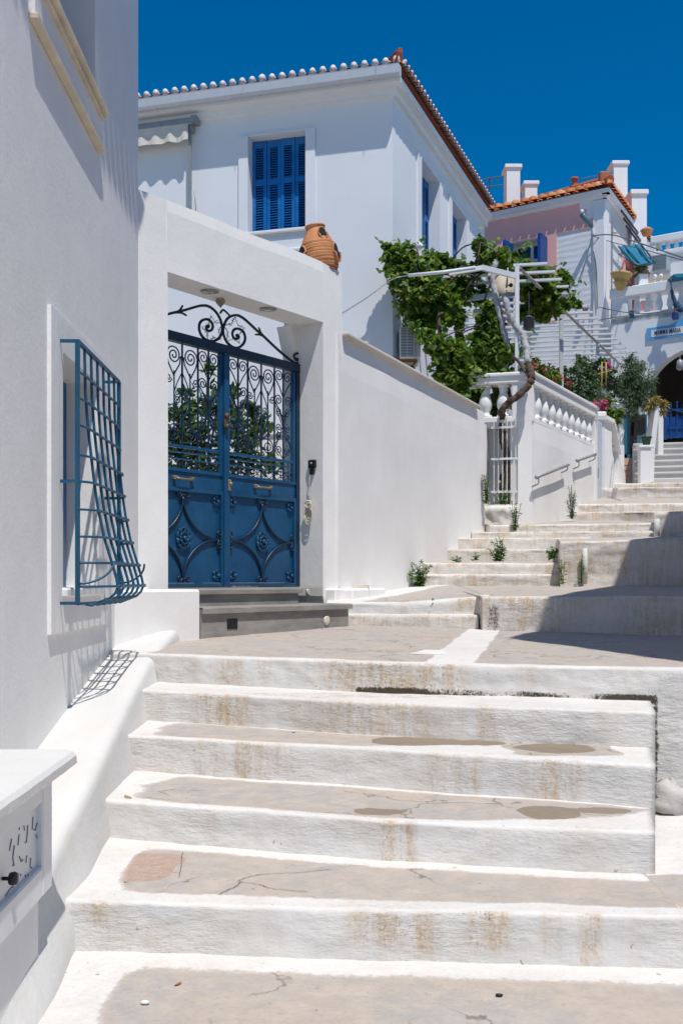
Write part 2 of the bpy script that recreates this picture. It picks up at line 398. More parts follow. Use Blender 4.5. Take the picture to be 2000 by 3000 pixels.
# ------------------------------------------------------------------ stairs and landings
def resample(P, Q, du):
    out = []
    for i in range(len(P)-1):
        n = max(1, int(math.ceil((P[i+1]-P[i]).length/du)))
        for k in range(n): out.append((P[i].lerp(P[i+1], k/n), Q[i].lerp(Q[i+1], k/n)))
    out.append((P[-1], Q[-1])); return out
def strip(name, front, back, drop, mask=None, du=.028, dv=.035, dvr=.03, r=.018, wob=1.0, seed=0, parent=None, topbump=1.0, mat=None):
    front = [Vector(p) for p in front]; back = [Vector(p) for p in back]
    st = resample(front, back, du); vs = []; A = {k: [] for k in ('conc', 'stain', 'mold', 'damp', 'red')}
    L = max((f-b).length for f, b in st); nt = max(2, int(L/dv)); nr = max(2, int(drop/dvr)); s = 0; prev = None; LF = sum((st[i+1][0]-st[i][0]).length for i in range(len(st)-1))
    for f, b in st:
        if prev is not None: s += (f-prev).length
        prev = f
        o = (f-b); o.z = 0; ln = (f-b).length; o = o.normalized() if o.length > 1e-4 else Vector((0, -1, 0))
        ef = sstep(0, .14, s)*sstep(0, .14, LF-s); e = wob*ef*(.016*N1(s*.9, seed)+.009*N1(s*3.7, seed+5)+.006*N1(s*13, seed+9))
        ez = wob*(.008*N1(s*1.1, seed+20)+.004*N1(s*6, seed+25))
        pts = []
        for i in range(nt+1):
            t = i/nt; p = b.lerp(f, t*(ln-r)/ln); d = ln*(1-t)
            k = sstep(.16, 0, d); p = p+o*e*k; q = p*1.0
            p.z += ez*k+topbump*(.007*N1(q.x*1.3, q.y*1.3, seed)+.0035*N1(q.x*6, q.y*6, seed)+.0018*N1(q.x*19, q.y*19, seed))*(.35+.65*sstep(0, .1, d))
            pts.append((p, 0, d, 0.0))
        for a in (20, 45, 70):
            a = R(a); p = f+o*(e-r+r*math.sin(a)); p.z += ez-r+r*math.cos(a)-(0); pts.append((p, 1, 0, 0.0))
        for i in range(nr+1):
            h = r+(drop-r)*i/nr; k = sstep(0, .05, h)
            p = f+o*(e*(1-.6*sstep(0, .2, h))+k*wob*ef*(.010*N1(s*1.7, h*4, seed+31)+.006*N1(s*7, h*13, seed+37)+.0035*N1(s*20, h*30, seed+3)))
            p.z += -h+(ez if i == 0 else ez*(1-i/nr)); pts.append((p, 2, 0, h))
        for (p, kind, d, h) in pts:
            vs.append(p)
            m = mask(p, kind, d, h, s, ln-d) if mask else {}
            for kk in A: A[kk].append(float(m.get(kk, 0)))
    n = nt+1+3+nr+1; fs = []
    for i in range(len(st)-1):
        for k in range(n-1): fs.append((i*n+k, i*n+k+1, (i+1)*n+k+1, (i+1)*n+k))
    mb = MB(); mb.add(vs, fs, True)
    # end caps
    for i in (0, len(st)-1):
        a = vs[i*n]; c = Vector((a.x, a.y, vs[i*n+n-1].z)); b0 = len(mb.v)
        for kk in A: A[kk].append(0.0)
        mb.add([c], [], True)
        f = [i*n+k for k in range(n)]+[b0]
        if i: f = f[::-1]
        mb.f.append(f); mb.m.append(0); mb.sm.append(False)
    return mb.build(name, mat or M['steps'], parent, A, normals=False)

class Spots:
    """soft patches given by (x, y, rx, ry, angle) in ground coordinates"""
    def __init__(s, L, ex=4): s.L = L; s.ex = ex
    def at(s, x, y):
        v = 0
        for (cx, cy, rx, ry, a, amp) in s.L:
            dx, dy = x-cx, y-cy; ca, sa = math.cos(a), math.sin(a)
            u = (dx*ca+dy*sa)/rx; w = (-dx*sa+dy*ca)/ry
            u += .1*N1(x*5, y*5, 2)/max(.3, rx); w += .06*N1(x*4, y*6, 8)/max(.1, ry)*.5
            q = (abs(u)**s.ex+abs(w)**s.ex)
            v = max(v, amp*(1-sstep(.6, 1.4, q)))
        return v
def streaks(L, s_val, h, H):
    v = 0
    for (x, w, amp, a, b) in L:
        d = abs(s_val-x)/w
        if d < 1.6: v = max(v, amp*(1-sstep(.6, 1.5, d))*(1-sstep(b*.8, b*1.2+.01, h/H))*(sstep(a-.1, a+.05, h/H) if a > 0 else 1))
    return v
def px_spot(px0, px1, py0, py1, z, amp=1.0):
    """patch seen between these outlines, measured on the tread at height z"""
    a = GP(px0, (py0+py1)/2, z); b = GP(px1, (py0+py1)/2, z); c = GP((px0+px1)/2, py0, z); d = GP((px0+px1)/2, py1, z)
    return ((a.x+b.x)/2, (c.y+d.y)/2, abs(b.x-a.x)/2, abs(c.y-d.y)/2, 0.0, amp)

def make_mask(white_front=.04, white_back=.12, patches=None, stk=(), H=.2, damp=(), red=(), moldf=None, lmargin=None, rmargin=None, concamp=1.0, edge_wear=0.0, rxy=None, base=.1):
    P = Spots(patches) if patches is not None else None; D = Spots(list(damp), 2.1); Rr = Spots(list(red))
    def f(p, kind, d, h, s, db):
        m = {}
        if kind == 0:
            v = concamp*sstep(white_front*.4, white_front*1.5, d)*sstep(white_back*.6, white_back*1.4, db)
            if lmargin: v *= sstep(lmargin(p.y)-.02, lmargin(p.y)+.1, p.x)
            if rmargin: v *= 1-sstep(rmargin(p.y)-.1, rmargin(p.y)+.02, p.x)
            if P is not None: v = v*P.at(p.x, p.y)
            m['conc'] = v; m['damp'] = D.at(p.x, p.y); m['red'] = Rr.at(p.x, p.y)
            m['stain'] = .6*sstep(.1, 0, db)*max(0, .5+N1(p.x*2.1, p.y))+.2+.3*sstep(.12, 0, d)*max(0, .2+N1(p.x*2.7, p.y, 5))
        else:
            m['stain'] = max(base*(1+N1(p.x*2, p.z*3)), streaks(stk, p.x, h, H)) + .35*sstep(H*.75, H, h)*max(0, N1(p.x*1.7, 3.3)+.2)+edge_wear*sstep(.06, 0, h)*max(0, N1(p.x*3, 8)+.3)
            m['conc'] = (.33*sstep(.3, .9, m['stain']))
        if moldf: m['mold'] = moldf(p, kind, d, h)
        return m
    return f

Z1, Z2, Z3, Z4, Z5, Z6 = -.5, -.685, -.872, -1.07, -1.25, -1.445
def ext(P, i, x):
    """extend a polyline from end i to the given x"""
    a, b = (P[0], P[1]) if i == 0 else (P[-1], P[-2]); d = a-b; k = (x-a.x)/d.x if abs(d.x) > 1e-6 else 0
    return a+d*k
def nos(pts, z): return [GP(x, y, z) for x, y in pts]
n1 = nos([(475, 1917), (1100, 1941), (2000, 1959)], Z1); n1 = [ext(n1, 0, -1.6)]+n1+[ext(n1, 1, 4.2)]
n2 = nos([(436, 2022), (1100, 2058), (1918, 2086)], Z2); n2r = n2[-1]; n2 = [ext(n2, 0, -1.6)]+n2
n3 = nos([(391, 2155), (1100, 2193), (1918, 2244)], Z3); n3r = n3[-1]; n3 = [ext(n3, 0, -1.6)]+n3
n4 = nos([(316, 2344), (1100, 2403), (1918, 2437)], Z4); n4r = n4[-1]; n4 = [ext(n4, 0, -1.6)]+n4
n5 = nos([(219, 2638), (1100, 2663), (2000, 2686)], Z5); n5 = [ext(n5, 0, -1.5)]+n5+[ext(n5, 1, 4.2)]
def backline(P, x0=None): return [p for p in P]
def along(P, x):
    for a, b in zip(P[:-1], P[1:]):
        if a.x <= x <= b.x or b is P[-1]:
            k = (x-a.x)/(b.x-a.x); return a.lerp(b, k)
def backs(front, upper, z, gap=.08):
    out = []
    for p in front:
        q = along(upper, p.x); x = p.x
        if p is front[-1]: x += .25*(q.y+gap-p.y)   # the block's side runs with the street
        out.append(Vector((x, q.y+gap, z)))
    return out
flight = thing('stairs', (0.3, 3.8, -1.6), None, None); flight['kind'] = 'structure'; flight['label'] = 'worn whitewashed lower steps with bare concrete treads, rising from the bottom of the picture to the landing'
# landing 1 (upper street surface in front of the gate)
def l1_back(x): return 10.25-.22*x
def landing1_mask(p, kind, d, h, s, db):
    m = {}
    if kind == 0:
        v = sstep(.02, .13, d+.04*N1(p.x*2, p.y))*(1-.9*sstep(.12, .04, db))
        # white gutter stripe
        g0 = GP(1322, 1937, Z1); g1 = GP(1422, 1840, -.45); k = (p.y-g0.y)/(g1.y-g0.y); gx = lerp(g0.x, g1.x, k)
        gw_ = .16+.02*N1(p.y*3)
        v *= sstep(gw_*.75, gw_*1.15, abs(p.x-gx))
        wv = sstep(1.0, .0, abs(p.x-(-1.15))) if p.x < -.9 else 0
        m['conc'] = v; m['stain'] = .2
        if p.x < -1.0: m['conc'] = v*sstep(-1.42, -1.25, p.x+.1*N1(p.y*2))
        m['damp'] = .62*sstep(.05, 0, abs(p.y-(8.55+.12*N1(p.x*2.0)))*1.0)*sstep(.1, .3, p.x)*sstep(1.05, .9, p.x)
    else:
        m['stain'] = max(.12, streaks([(-.72, .1, .8, .1, 1.0), (-.5, .05, .45, .1, .8), (.2, .3, .95, 0, 1.1), (.45, .28, 1.0, 0, 1.1), (-.12, .06, .35, 0, .6), (1.1, .05, .4, 0, .7), (-1.0, .08, .4, 0, 1)], p.x, h, .18))
        m['conc'] = .36*sstep(.5, 1, m['stain'])
        if p.x < .95:
            k = sstep(-.1, .28, p.x)*sstep(.95, .55, p.x); m['mold'] = .42*k*sstep(0, .17, h+.06*N1(p.x*3.1, h*9))
        if .08 < p.x < 1.78: m['mold'] = max(m.get('mold', 0), sstep(.135, .165, h)*sstep(.22, .19, h)*(.55+.5*N1(p.x*4, 2.2)+.3*sstep(.9, .3, p.x)+.3*sstep(1.35, 1.6, p.x)))
        if p.x > 1.6: m['mold'] = max(m.get('mold', 0), .8*sstep(.034, .0, abs(p.x-(along_side(p.z)+.016+.014*N1(p.z*9))))*sstep(.12, .17, h)*sstep(.85, .6, h))
    return m
side_pts = [(n2r.x, n2r.y, Z2), (n3r.x, n3r.y, Z3), (n4r.x, n4r.y, Z4)]
def along_side(z): return n2r.x+(along(n1, n2r.x).y-n2r.y)*.258
b1 = [Vector((p.x, l1_back(p.x)+.4, -.42-.02*max(0, p.x))) for p in n1]
strip('landing', n1, b1, .85, landing1_mask, seed=1, parent=flight, du=.018, dv=.05, dvr=.014, wob=.9)
def moldR(p, kind, d, h): return 0
m2 = make_mask(.035, .1, [px_spot(640, 1500, 2027, 2046, Z2, .5)], [(-.72, .17, 1.0, 0, 1.0), (.15, .35, .75, 0, 1.1), (.66, .03, .5, 0, .8), (.79, .05, .6, 0, 1), (.58, .02, .35, 0, .6), (1.35, .03, .35, 0, .7), (-.25, .08, .35, .1, .8), (-1.15, .06, .5, .3, 1)], .19,
               concamp=.8)
strip('step', n2, backs(n2, n1, Z2), .3, m2, seed=2, parent=flight)
m3 = make_mask(.03, .1, [px_spot(480, 1560, 2100, 2185, Z3, 1), px_spot(1480, 1800, 2165, 2215, Z3, .85)], [(-.73, .09, .55, 0, 1), (-.5, .09, .95, 0, 1.1), (-.33, .06, .6, 0, .8), (.48, .06, .7, 0, 1), (.63, .06, .75, 0, 1), (1.05, .1, .95, 0, 1.1), (.95, .02, .4, 0, 1), (-.95, .07, .25, 0, 1)], .2,
               damp=[px_spot(1080, 1490, 2158, 2188, Z3), px_spot(1510, 1745, 2178, 2206, Z3)])
strip('step', n3, backs(n3, n2, Z3), .32, m3, seed=3, parent=flight)
m4 = make_mask(.04, .15, [px_spot(415, 1900, 2262, 2400, Z4, 1)], [(.25, .07, 1.0, 0, 1.1), (.15, .1, .3, 0, .7), (.62, .06, .3, 0, 1), (-.62, .04, .3, .2, 1), (-.45, .03, .2, .2, 1)], .18,
               damp=[px_spot(1030, 1180, 2366, 2388, Z4), px_spot(1512, 1700, 2362, 2400, Z4), px_spot(1660, 1858, 2366, 2385, Z4)])
strip('step', n4, backs(n4, n3, Z4), .32, m4, seed=4, parent=flight)
m5 = make_mask(.1, .2, [px_spot(345, 1800, 2460, 2655, Z5, 1), px_spot(1500, 3200, 2565, 2665, Z5, 1)], [(.2, .16, .85, .05, .75), (.55, .075, 1.0, 0, .75), (.79, .04, .45, 0, .8), (.93, .035, .9, 0, 1.1), (-.95, .04, .8, 0, .5), (1.32, .025, .4, 0, 1), (-.88, .06, .35, 0, .9), (-.75, .1, .35, .3, 1), (.3, .08, .5, .2, .9)], .2,
               red=[px_spot(350, 525, 2500, 2585, Z5)], lmargin=lambda y: -.98, moldf=lambda p, k, d, h: (.5*sstep(.085, .02, abs(p.x-.545))*sstep(.1, .0, h) if k else 0))
b5 = []
for p in n5: b5.append(Vector((p.x, along(n4, p.x).y+.08 if p.x < 1.3 else (along(n4, 1.3).y if p.x < 1.4 else 6.2), Z5)))
# split: left part behind the block, right part reaching back to the landing wall
i5 = [p for p in n5 if p.x < 1.2]; pr = along(n5, 1.285); pr2 = along(n5, 1.295); r5 = [p for p in n5 if p.x > 1.4]
f5 = i5+[pr, pr2]+r5
strip('step', f5, [Vector((p.x, along(n4, min(p.x, 1.3)).y+.08 if p.x < 1.29 else 6.3, Z5)) for p in f5], .34, m5, seed=5, parent=flight)
m5r = make_mask(.11, .02, [px_spot(1400, 2900, 2570, 2660, Z5, 1)], [(1.32, .025, .4, 0, 1)], .2)
# bottom tread
f6 = [Vector((-1.6, -3, Z6)), Vector((4.5, -3, Z6))]
m6 = make_mask(.0, .24, None, (), .2, lmargin=lambda y: -.82-.05*(y-3.3)+.05*N1(y*3))
f6 = [Vector((x, 1.6, Z6)) for x in (-1.6, -.9, 0, 1, 2, 4.2)]
b6 = [Vector((p.x, along(n5, p.x).y+.08, Z6)) for p in f6]
strip('step', f6, b6, .3, m6, seed=6, parent=flight, dv=.03)
strip('step', [Vector((x, -6, Z6-.2)) for x in (-1.6, 4.2)], [Vector((x, 1.7, Z6-.2)) for x in (-1.6, 4.2)], .3, m6, seed=7, parent=flight, dv=.1, du=.1)

# ------------------------------------------------------------------ upper flights
mb = MB()
for pts, zz in (([(695, 2588), (735, 2572), (800, 2563), (865, 2561), (930, 2553), (978, 2549)], Z5), ([(700, 2588), (760, 2597), (790, 2606), (850, 2613), (905, 2618)], Z5), ([(640, 2626), (690, 2603), (705, 2588)], Z5), ([(545, 2342), (556, 2329), (590, 2320)], Z4), ([(585, 2334), (600, 2330), (618, 2334)], Z4), ([(535, 2496), (531, 2540), (524, 2578)], Z5)):
    P = [GP(x, y, zz) for x, y in pts]; P = catmull(P, 6); n_ = len(P); L_ = []; R_ = []
    for i, p in enumerate(P):
        d = (P[min(n_-1, i+1)]-P[max(0, i-1)]).normalized(); q = V((-d.y, d.x, 0))*(.0012+.0035*abs(N1(i*.7, p.x*9)))*(1 if 0 < i < n_-1 else .2)
        p = p+V((.006*N1(i*1.3, 2), .01*N1(i*1.1, 7), .007*N1(p.x*1.3, p.y*1.3, 5)+.0035*N1(p.x*6, p.y*6, 5)+.004)); L_.append(p+q); R_.append(p-q)
    mb.add(L_+R_, [(i, i+1, n_+i+1, n_+i) for i in range(n_-1)])
mb.build('crack', simple('dark_crack', (.13, .11, .1), .95), flight)
up = thing('stairs', (2, 13, -.5), None, None); up['kind'] = 'structure'; up['label'] = 'whitewashed upper steps and sloping terraces climbing beside the garden wall towards the arched house'
def block(front, back, drop, conc=.9, wf=.06, wb=.1, stk=(), seed=0, H=.3, du=.04, dv=.05, patches=None, edge=.8, wob=1.8, moldf=None, damp=()):
    return strip('step', front, back, drop, make_mask(wf, wb, patches, stk, H, base=.6, edge_wear=edge, moldf=moldf, concamp=conc, damp=damp), du=du, dv=dv, seed=seed, parent=up, wob=wob, r=.03)

rs = random.Random(3)
def rnd_streaks(x0, x1, n, a=.7, w=.07): return [(rs.uniform(x0, x1), rs.uniform(.4, 2.2)*w, rs.uniform(.3, 1)*min(1, a*1.3), 0, rs.uniform(.5, 1.2)) for _ in range(int(n*1.5))]
# small double step left of the white pier, first terrace
aL, aR = GP(1030, 1828, -.42), GP(1400, 1838, -.44)
block([V((-.15, aL.y+.12, -.325)), V((aL.x+.15, aL.y, -.325)), V((aR.x, aR.y, -.335))], [V((-.15, aL.y+.5, -.32)), V((aL.x, aL.y+.5, -.32)), V((aR.x, aR.y+.5, -.32))], .25, .1, stk=[(1.22, .07, .9, 0, 1), (1.3, .04, .8, 0, 1)], seed=11, H=.12)
def l2mask(p, kind, d, h, s, db):
    if kind: return {'stain': .15+streaks([(1.2, .1, .9, 0, 1.1), (.6, .05, .4, 0, 1)], p.x, h, .12), 'conc': 0}
    g = gwall_x(p.y); return {'conc': sstep(.03, .16, d)*sstep(g+.28, g+.6, p.x+.1*N1(p.y*2))*(1-sstep(.12, .04, db)), 'stain': .35*max(0, N1(p.x*2, p.y*2)+.3), 'damp': .5*sstep(.1, .6, N1(p.x*3, p.y*5))}
def gwall_x(y): return .011+.443*(y-10.73)
y2 = lambda x: aL.y+.22-.2*x
strip('landing', [V((-.15, y2(-.15), -.225)), V((.6, y2(.6), -.22)), V((aR.x+.14, y2(aR.x), -.150))], [V((-.1, 13, -.07)), V((.6, 13, -.07)), V((aR.x+.14, 13, -.048))], .3, l2mask, seed=12, parent=up, wob=1.3, r=.03, dv=.05, du=.04)
w1a = GP(1412, 1846, -.46); w1a.z = -.155; w1b = V((2.95, 8.98, -.145)); w1c = V((4.4, 8.55, -.14))
st1 = [(w1a.x+.35, .06, .9, 0, 1.1), (w1a.x+.5, .05, .7, 0, 1.1), (w1a.x+.62, .06, .5, .2, 1.1), (w1a.x+.08, .06, .9, .2, 1), (w1a.x+.8, .04, .4, 0, 1)]+rnd_streaks(1.5, 3.2, 5, .35)
block([w1a, w1b, w1c], [V((w1a.x, 13.2, -.06)), V((3.4, 13.2, -.05)), V((4.9, 13.2, -.05))], .45, .9, .05, .1, st1, seed=13, H=.32, moldf=lambda p, k, d, h: .62*sstep(.14, .0, abs(p.x-w1a.x-.1))*sstep(.02, .1, h) if k == 2 else 0)
mb = MB()   # white pier edge at the end of the terrace wall
q = GP(1399, 1838, -.45)
for (x0, x1) in ((q.x, q.x+.065),):
    vs = []
    mb.tube([V((q.x+.04, q.y-.2, -.55)), V((q.x+.035, q.y-.19, -.32)), V((q.x+.04, q.y-.17, -.14))], .045, 8)
A = {k: [0.2]*len(mb.v) if k == 'stain' else [0.0]*len(mb.v) for k in ('conc', 'stain', 'mold', 'damp', 'red')}
mb.build('pier_edge', M['steps'], up, A)
# second group: two steps, a sloping tread, two more
def fl(y, x0, x1, z, sl=-.1): return [V((x0, y-sl*0+0, z)), V(((x0+x1)/2, y+sl*.3, z)), V((x1, y+sl*.6, z))]
def bk(F_, y, z): return [V((p.x, y, z)) for p in F_]
f = fl(12.75, .75, 3.0, .075); block(f, bk(f, 13.4, .08), .25, .0, stk=rnd_streaks(1, 2.7, 6, .6), seed=21, H=.16)
f = fl(13.0, .8, 3.1, .215); block(f, bk(f, 14.3, .27), .25, .9, .1, .1, rnd_streaks(1, 2.7, 6, .6), seed=22, H=.15)
f = fl(13.95, 1.2, 3.3, .42); block(f, bk(f, 15, .44), .3, .0, stk=rnd_streaks(1.3, 3, 7, .6), seed=23, H=.17)
f = fl(14.4, 1.4, 3.5, .60); block(f, bk(f, 15.6, .62), .3, .2, stk=rnd_streaks(1.5, 3, 7, .7), seed=24, H=.17)
# tall terrace on the right
w2 = W(1640, 1590, 12.5); w2.z = .47
st2 = rnd_streaks(2.7, 4.0, 14, .55, .06)+[(2.8, .12, .8, 0, .3), (3.2, .06, .7, 0, .5), (3.6, .05, .6, 0, .4)]
def m_w2(p, k, d, h): return .55*sstep(.12, 0, h)*sstep(-.2, .5, N1(p.x*3, 4.4)) if k == 2 and p.x < 3.6 else (.4*sstep(.5, .56, h) if k == 2 else 0)
block([w2, V((4.15, 12.3, .5)), V((5.2, 12.2, .5))], [V((3.2, 15.3, .64)), V((5.0, 15.3, .66)), V((6.2, 15.3, .66))], .62, .6, .05, .05, st2, seed=25, H=.55, moldf=m_w2, edge=.9)
f = [V((1.9, 14.95, .71)), V((3.6, 14.8, .71)), V((4.6, 14.7, .71))]; block(f, bk(f, 15.8, .72), .25, .0, stk=rnd_streaks(2, 4.5, 12, .8), seed=26, H=.14)
f = [V((2.2, 15.25, .82)), V((3.6, 15.15, .83)), V((4.7, 15.05, .84))]; block(f, bk(f, 18.2, 1.08), .25, .9, .12, .1, rnd_streaks(2.5, 4.5, 12, .8), seed=27, H=.12)
f = [V((4.48, 14.7, .975)), V((5.0, 14.6, .98)), V((6.8, 14.4, .99))]; block(f, [V((5.6, 18.2, 1.12)), V((6.0, 18.2, 1.12)), V((7.6, 18.2, 1.12))], .4, .9, .1, .1, rnd_streaks(4.6, 6, 5, .8), seed=28, H=.35)
# third group
f = [V((3.6, 17.6, 1.17)), V((5.0, 17.4, 1.17)), V((7.5, 17.2, 1.18))]; block(f, bk(f, 18.4, 1.19), .25, .3, stk=rnd_streaks(4, 6.5, 14, .9, .1), seed=31, H=.14, wob=2)
f = [V((3.8, 17.95, 1.32)), V((5.0, 17.75, 1.32)), V((7.5, 17.5, 1.32))]; block(f, bk(f, 20.2, 1.66), .25, .7, .12, .1, rnd_streaks(4, 6.5, 14, .9, .1), seed=32, H=.14, wob=2)
f = [V((4.3, 19.6, 1.76)), V((5.6, 19.3, 1.75)), V((8, 19.0, 1.75))]; block(f, bk(f, 20.6, 1.8), .3, .5, stk=rnd_streaks(4.6, 6.8, 14, .9, .1), seed=33, H=.14, wob=2)
f = [V((4.6, 20.2, 1.9)), V((5.8, 19.9, 1.89)), V((8, 19.6, 1.89))]; block(f, [V((4.6, 24, 2.05)), V((5.8, 24, 2.05)), V((8, 24, 2.05))], .3, .4, stk=rnd_streaks(4.6, 6.8, 10, .7, .1), seed=34, H=.14, wob=2)
# ground to the horizon, below everything
mb = MB(); n = 40; vs = []; fs = []
for i in range(n+1):
    for j in range(n+1):
        x = (i/n-.5)*800; y = (j/n-.3)*900; vs.append((x, y, -1.85))
for i in range(n):
    for j in range(n): fs.append((i*(n+1)+j, (i+1)*(n+1)+j, (i+1)*(n+1)+j+1, i*(n+1)+j+1))
mb.add(vs, fs); tag(mb.build('ground', M['soil']), kind='structure')
mb = MB(); mb.box(-14, .3, 10.95, 24, -1.8, -.05); mb.box(.3, 1.7, 15.4, 24, -1.8, 2.2)
tag(mb.build('courtyard_paving', M['coping']), kind='structure')
# ------------------------------------------------------------------ left house
LW = Frame((-1.683, 8.489), (-.0227, 1), (1, .02))
GW = Frame((-1.683, 8.489), (.603, .799), (.8, -.6))
def holed(mb, fr, t0, t1, z0, z1, holes, o=0.0, cell=.5):
    """wall face at offset o with rectangular holes (t0,t1,z0,z1,depth), with reveals"""
    T = sorted(set([t0, t1]+[h[0] for h in holes]+[h[1] for h in holes])); Z = sorted(set([z0, z1]+[h[2] for h in holes]+[h[3] for h in holes]))
    for a, b in zip(T[:-1], T[1:]):
        for c, d in zip(Z[:-1], Z[1:]):
            if any(h[0] <= a and b <= h[1] and h[2] <= c and d <= h[3] for h in holes): continue
            mb.add([fr.w(a, o, c), fr.w(b, o, c), fr.w(b, o, d), fr.w(a, o, d)], [(0, 1, 2, 3)])
    for (a, b, c, d, dep) in holes:
        q = [(a, c), (b, c), (b, d), (a, d)]
        for i in range(4):
            (p, z), (p2, z2) = q[i], q[(i+1) % 4]
            mb.add([fr.w(p, o, z), fr.w(p2, o, z2), fr.w(p2, o-dep, z2), fr.w(p, o-dep, z)], [(0, 1, 2, 3)])
def body(mb, fr, t0, t1, dep, z0, z1, o=0.0):
    """side, back and top faces of a building mass behind a front face"""
    p = [fr.w(t0, o, z0), fr.w(t1, o, z0), fr.w(t1, o-dep, z0), fr.w(t0, o-dep, z0), fr.w(t0, o, z1), fr.w(t1, o, z1), fr.w(t1, o-dep, z1), fr.w(t0, o-dep, z1)]
    mb.add(p, [(1, 2, 6, 5), (2, 3, 7, 6), (3, 0, 4, 7), (4, 5, 6, 7)])

lh = thing('house', (-2.2, 6, -1.85), 'tall smooth white rendered house at the left edge, with a bulging blue window grille', 'house')
lt = lambda Y: Y-8.489
up_o = (lt(5.42), lt(6.70), 3.16, 4.6, .30); lo_o = (lt(5.90), lt(6.86), -.06, 1.315, .20)
mb = MB(); holed(mb, LW, -13, 0, -1.85, 6.4, [up_o, lo_o]); body(mb, LW, -13, 0, 7, -1.85, 6.4)
# attic inside walls are closed by the openings' backs
mb.build('wall', M['wall'], lh, normals=False)
mb = MB(); mb.box(-13, 0.05, -7.2, .34, 5.36, 5.5, LW)
rf = mb.build('roof', M['trimw'], lh)
mb = MB()
k = -13.0
while k < .0:
    for s_ in (0,):
        P0 = LW.w(k, .44, 5.50); P1 = LW.w(k, -1.5, 6.15)
        mb.tube([P0, P1], .09, 8)
    k += .21
mb.build('roof_tiles', M['tile'], rf)
# lower window surround
mb = MB(); a, b, c, d = lt(5.64), lt(7.15), -.30, 1.52
O = .022
mb.box(a, lo_o[0], 0, O, c, d, LW); mb.box(lo_o[1], b, 0, O, c, d, LW); mb.box(lo_o[0], lo_o[1], 0, O, lo_o[3], d, LW); mb.box(lo_o[0], lo_o[1], 0, O, c, -.10, LW)
lwn = mb.build('window', M['wall'], lh)
mb = MB(); mb.bbox(lo_o[0]-.02, lo_o[1]+.02, -.2, .05, -.10, -.045, LW); mb.build('sill', M['trimw'], lwn)
mb = MB(); mb.box(lo_o[0], lo_o[1], -.24, -.195, -.06, 1.315, LW)
for i in range(4): mb.box(lo_o[0]+.02+i*.23, lo_o[0]+.22+i*.23, -.195, -.18, 0, 1.27, LW)
mb.build('shutter', M['shutdark'], lwn)
# upper window surround, apron moulding and sill
mb = MB(); P = .032
a, b = lt(5.28), lt(6.93)
mb.box(a, lt(5.42), 0, P, 2.93, 4.9, LW); mb.box(up_o[1], b, 0, P, 2.93, 4.9, LW); mb.box(lt(5.42), up_o[1], 0, P, 2.93, 3.1, LW)
uwn = mb.build('window', M['wall'], lh)
mb = MB(); mb.bbox(a-.01, b+.01, 0, .05, 2.89, 2.93, LW, .008); mb.build('moulding', M['cream'], uwn)
mb = MB(); mb.bbox(lt(5.36), b-.02, -.25, .085, 3.12, 3.16, LW, .008); mb.bbox(lt(5.38), b-.04, .0, .06, 3.09, 3.12, LW, .006); mb.build('sill', M['cream'], uwn)
mb = MB(); mb.box(lt(5.42), up_o[1], -.33, -.28, 3.16, 4.6, LW)
for i in range(3): mb.box(lt(5.42)+.03+i*.42, lt(5.42)+.4+i*.42, -.28, -.26, 3.2, 4.55, LW)
mb.build('shutter', simple('dusty_blue_shutter', (.12, .2, .27), .7), uwn)
# bulging grille
gr_t0, gr_t1 = LW.t(228, .12), LW.t(349, .12)
zt, zb = 1.365, -.135
def prof(z):   # protrusion of the bulging bars
    P = [(1.365, .12), (1.1, .125), (.9, .14), (.72, .16), (.55, .18), (.416, .2), (.25, .235), (.12, .275), (0, .31), (-.04, .315), (-.09, .295), (-.13, .23), (-.145, .15)]
    if z >= P[0][0]: return P[0][1]
    for (z0, o0), (z1, o1) in zip(P[:-1], P[1:]):
        if z1 <= z <= z0: return lerp(o0, o1, (z-z0)/(z1-z0))
    return P[-1][1]
mbf = MB()
for t in (gr_t0, gr_t1): mbf.box(t-.012, t+.012, .108, .132, zb, zt, LW)
mbf.box(gr_t0, gr_t1, .110, .130, zt-.012, zt+.010, LW)
mbf.tube([LW.w(gr_t0+(gr_t1-gr_t0)*i/12, .12+.03*math.sin(math.pi*i/12), zb) for i in range(13)], .009, 6)
for t in (gr_t0, gr_t1):
    for z in (zt, .565, zb+.004): mbf.box(t-.007, t+.007, -.02, .12, z-.009, z+.009, LW)
g = mbf.build('grille', M['grille'], lh)
tb = [lerp(gr_t0, gr_t1, i/7) for i in range(1, 7)]
for t in tb:
    mb = MB(); mb.tube([LW.w(t, prof(z), z) for z in [1.365-.03*i for i in range(50)]]+[LW.w(t, .16, -.148), LW.w(t, .12, -.14)], .0085, 6)
    mb.build('bar', M['grille'], g)
zs = [1.19, 1.04, .885, .715, .565, .405, .25, .1, -.035]
for z in zs:
    o = prof(z)+.012; mb = MB()
    pts = [LW.w(gr_t0, .12, z), LW.w(lerp(gr_t0, tb[0], .4), lerp(.12, o, .75), z)]+[LW.w(t, o, z) for t in tb]+[LW.w(lerp(gr_t1, tb[-1], .4), lerp(.12, o, .75), z), LW.w(gr_t1, .12, z)]
    mb.tube(catmull(pts, 4), .0075, 6)
    for t in tb: mb.ball(LW.w(t, prof(z)+.006, z), .017, 6, (1, 1.1, .8))
    mb.build('bar', M['grille'], g)
for t in (gr_t0, gr_t1):
    s_ = 1 if t == gr_t0 else -1
    mb = MB(); mb.tube([LW.w(t+s_*.01*i, .12+.19*math.sin(a_), -.02+.13*(1-math.cos(a_))) for i, a_ in enumerate([R(9*k) for k in range(11)])], .007, 6); mb.build('scroll', M['grille'], g)

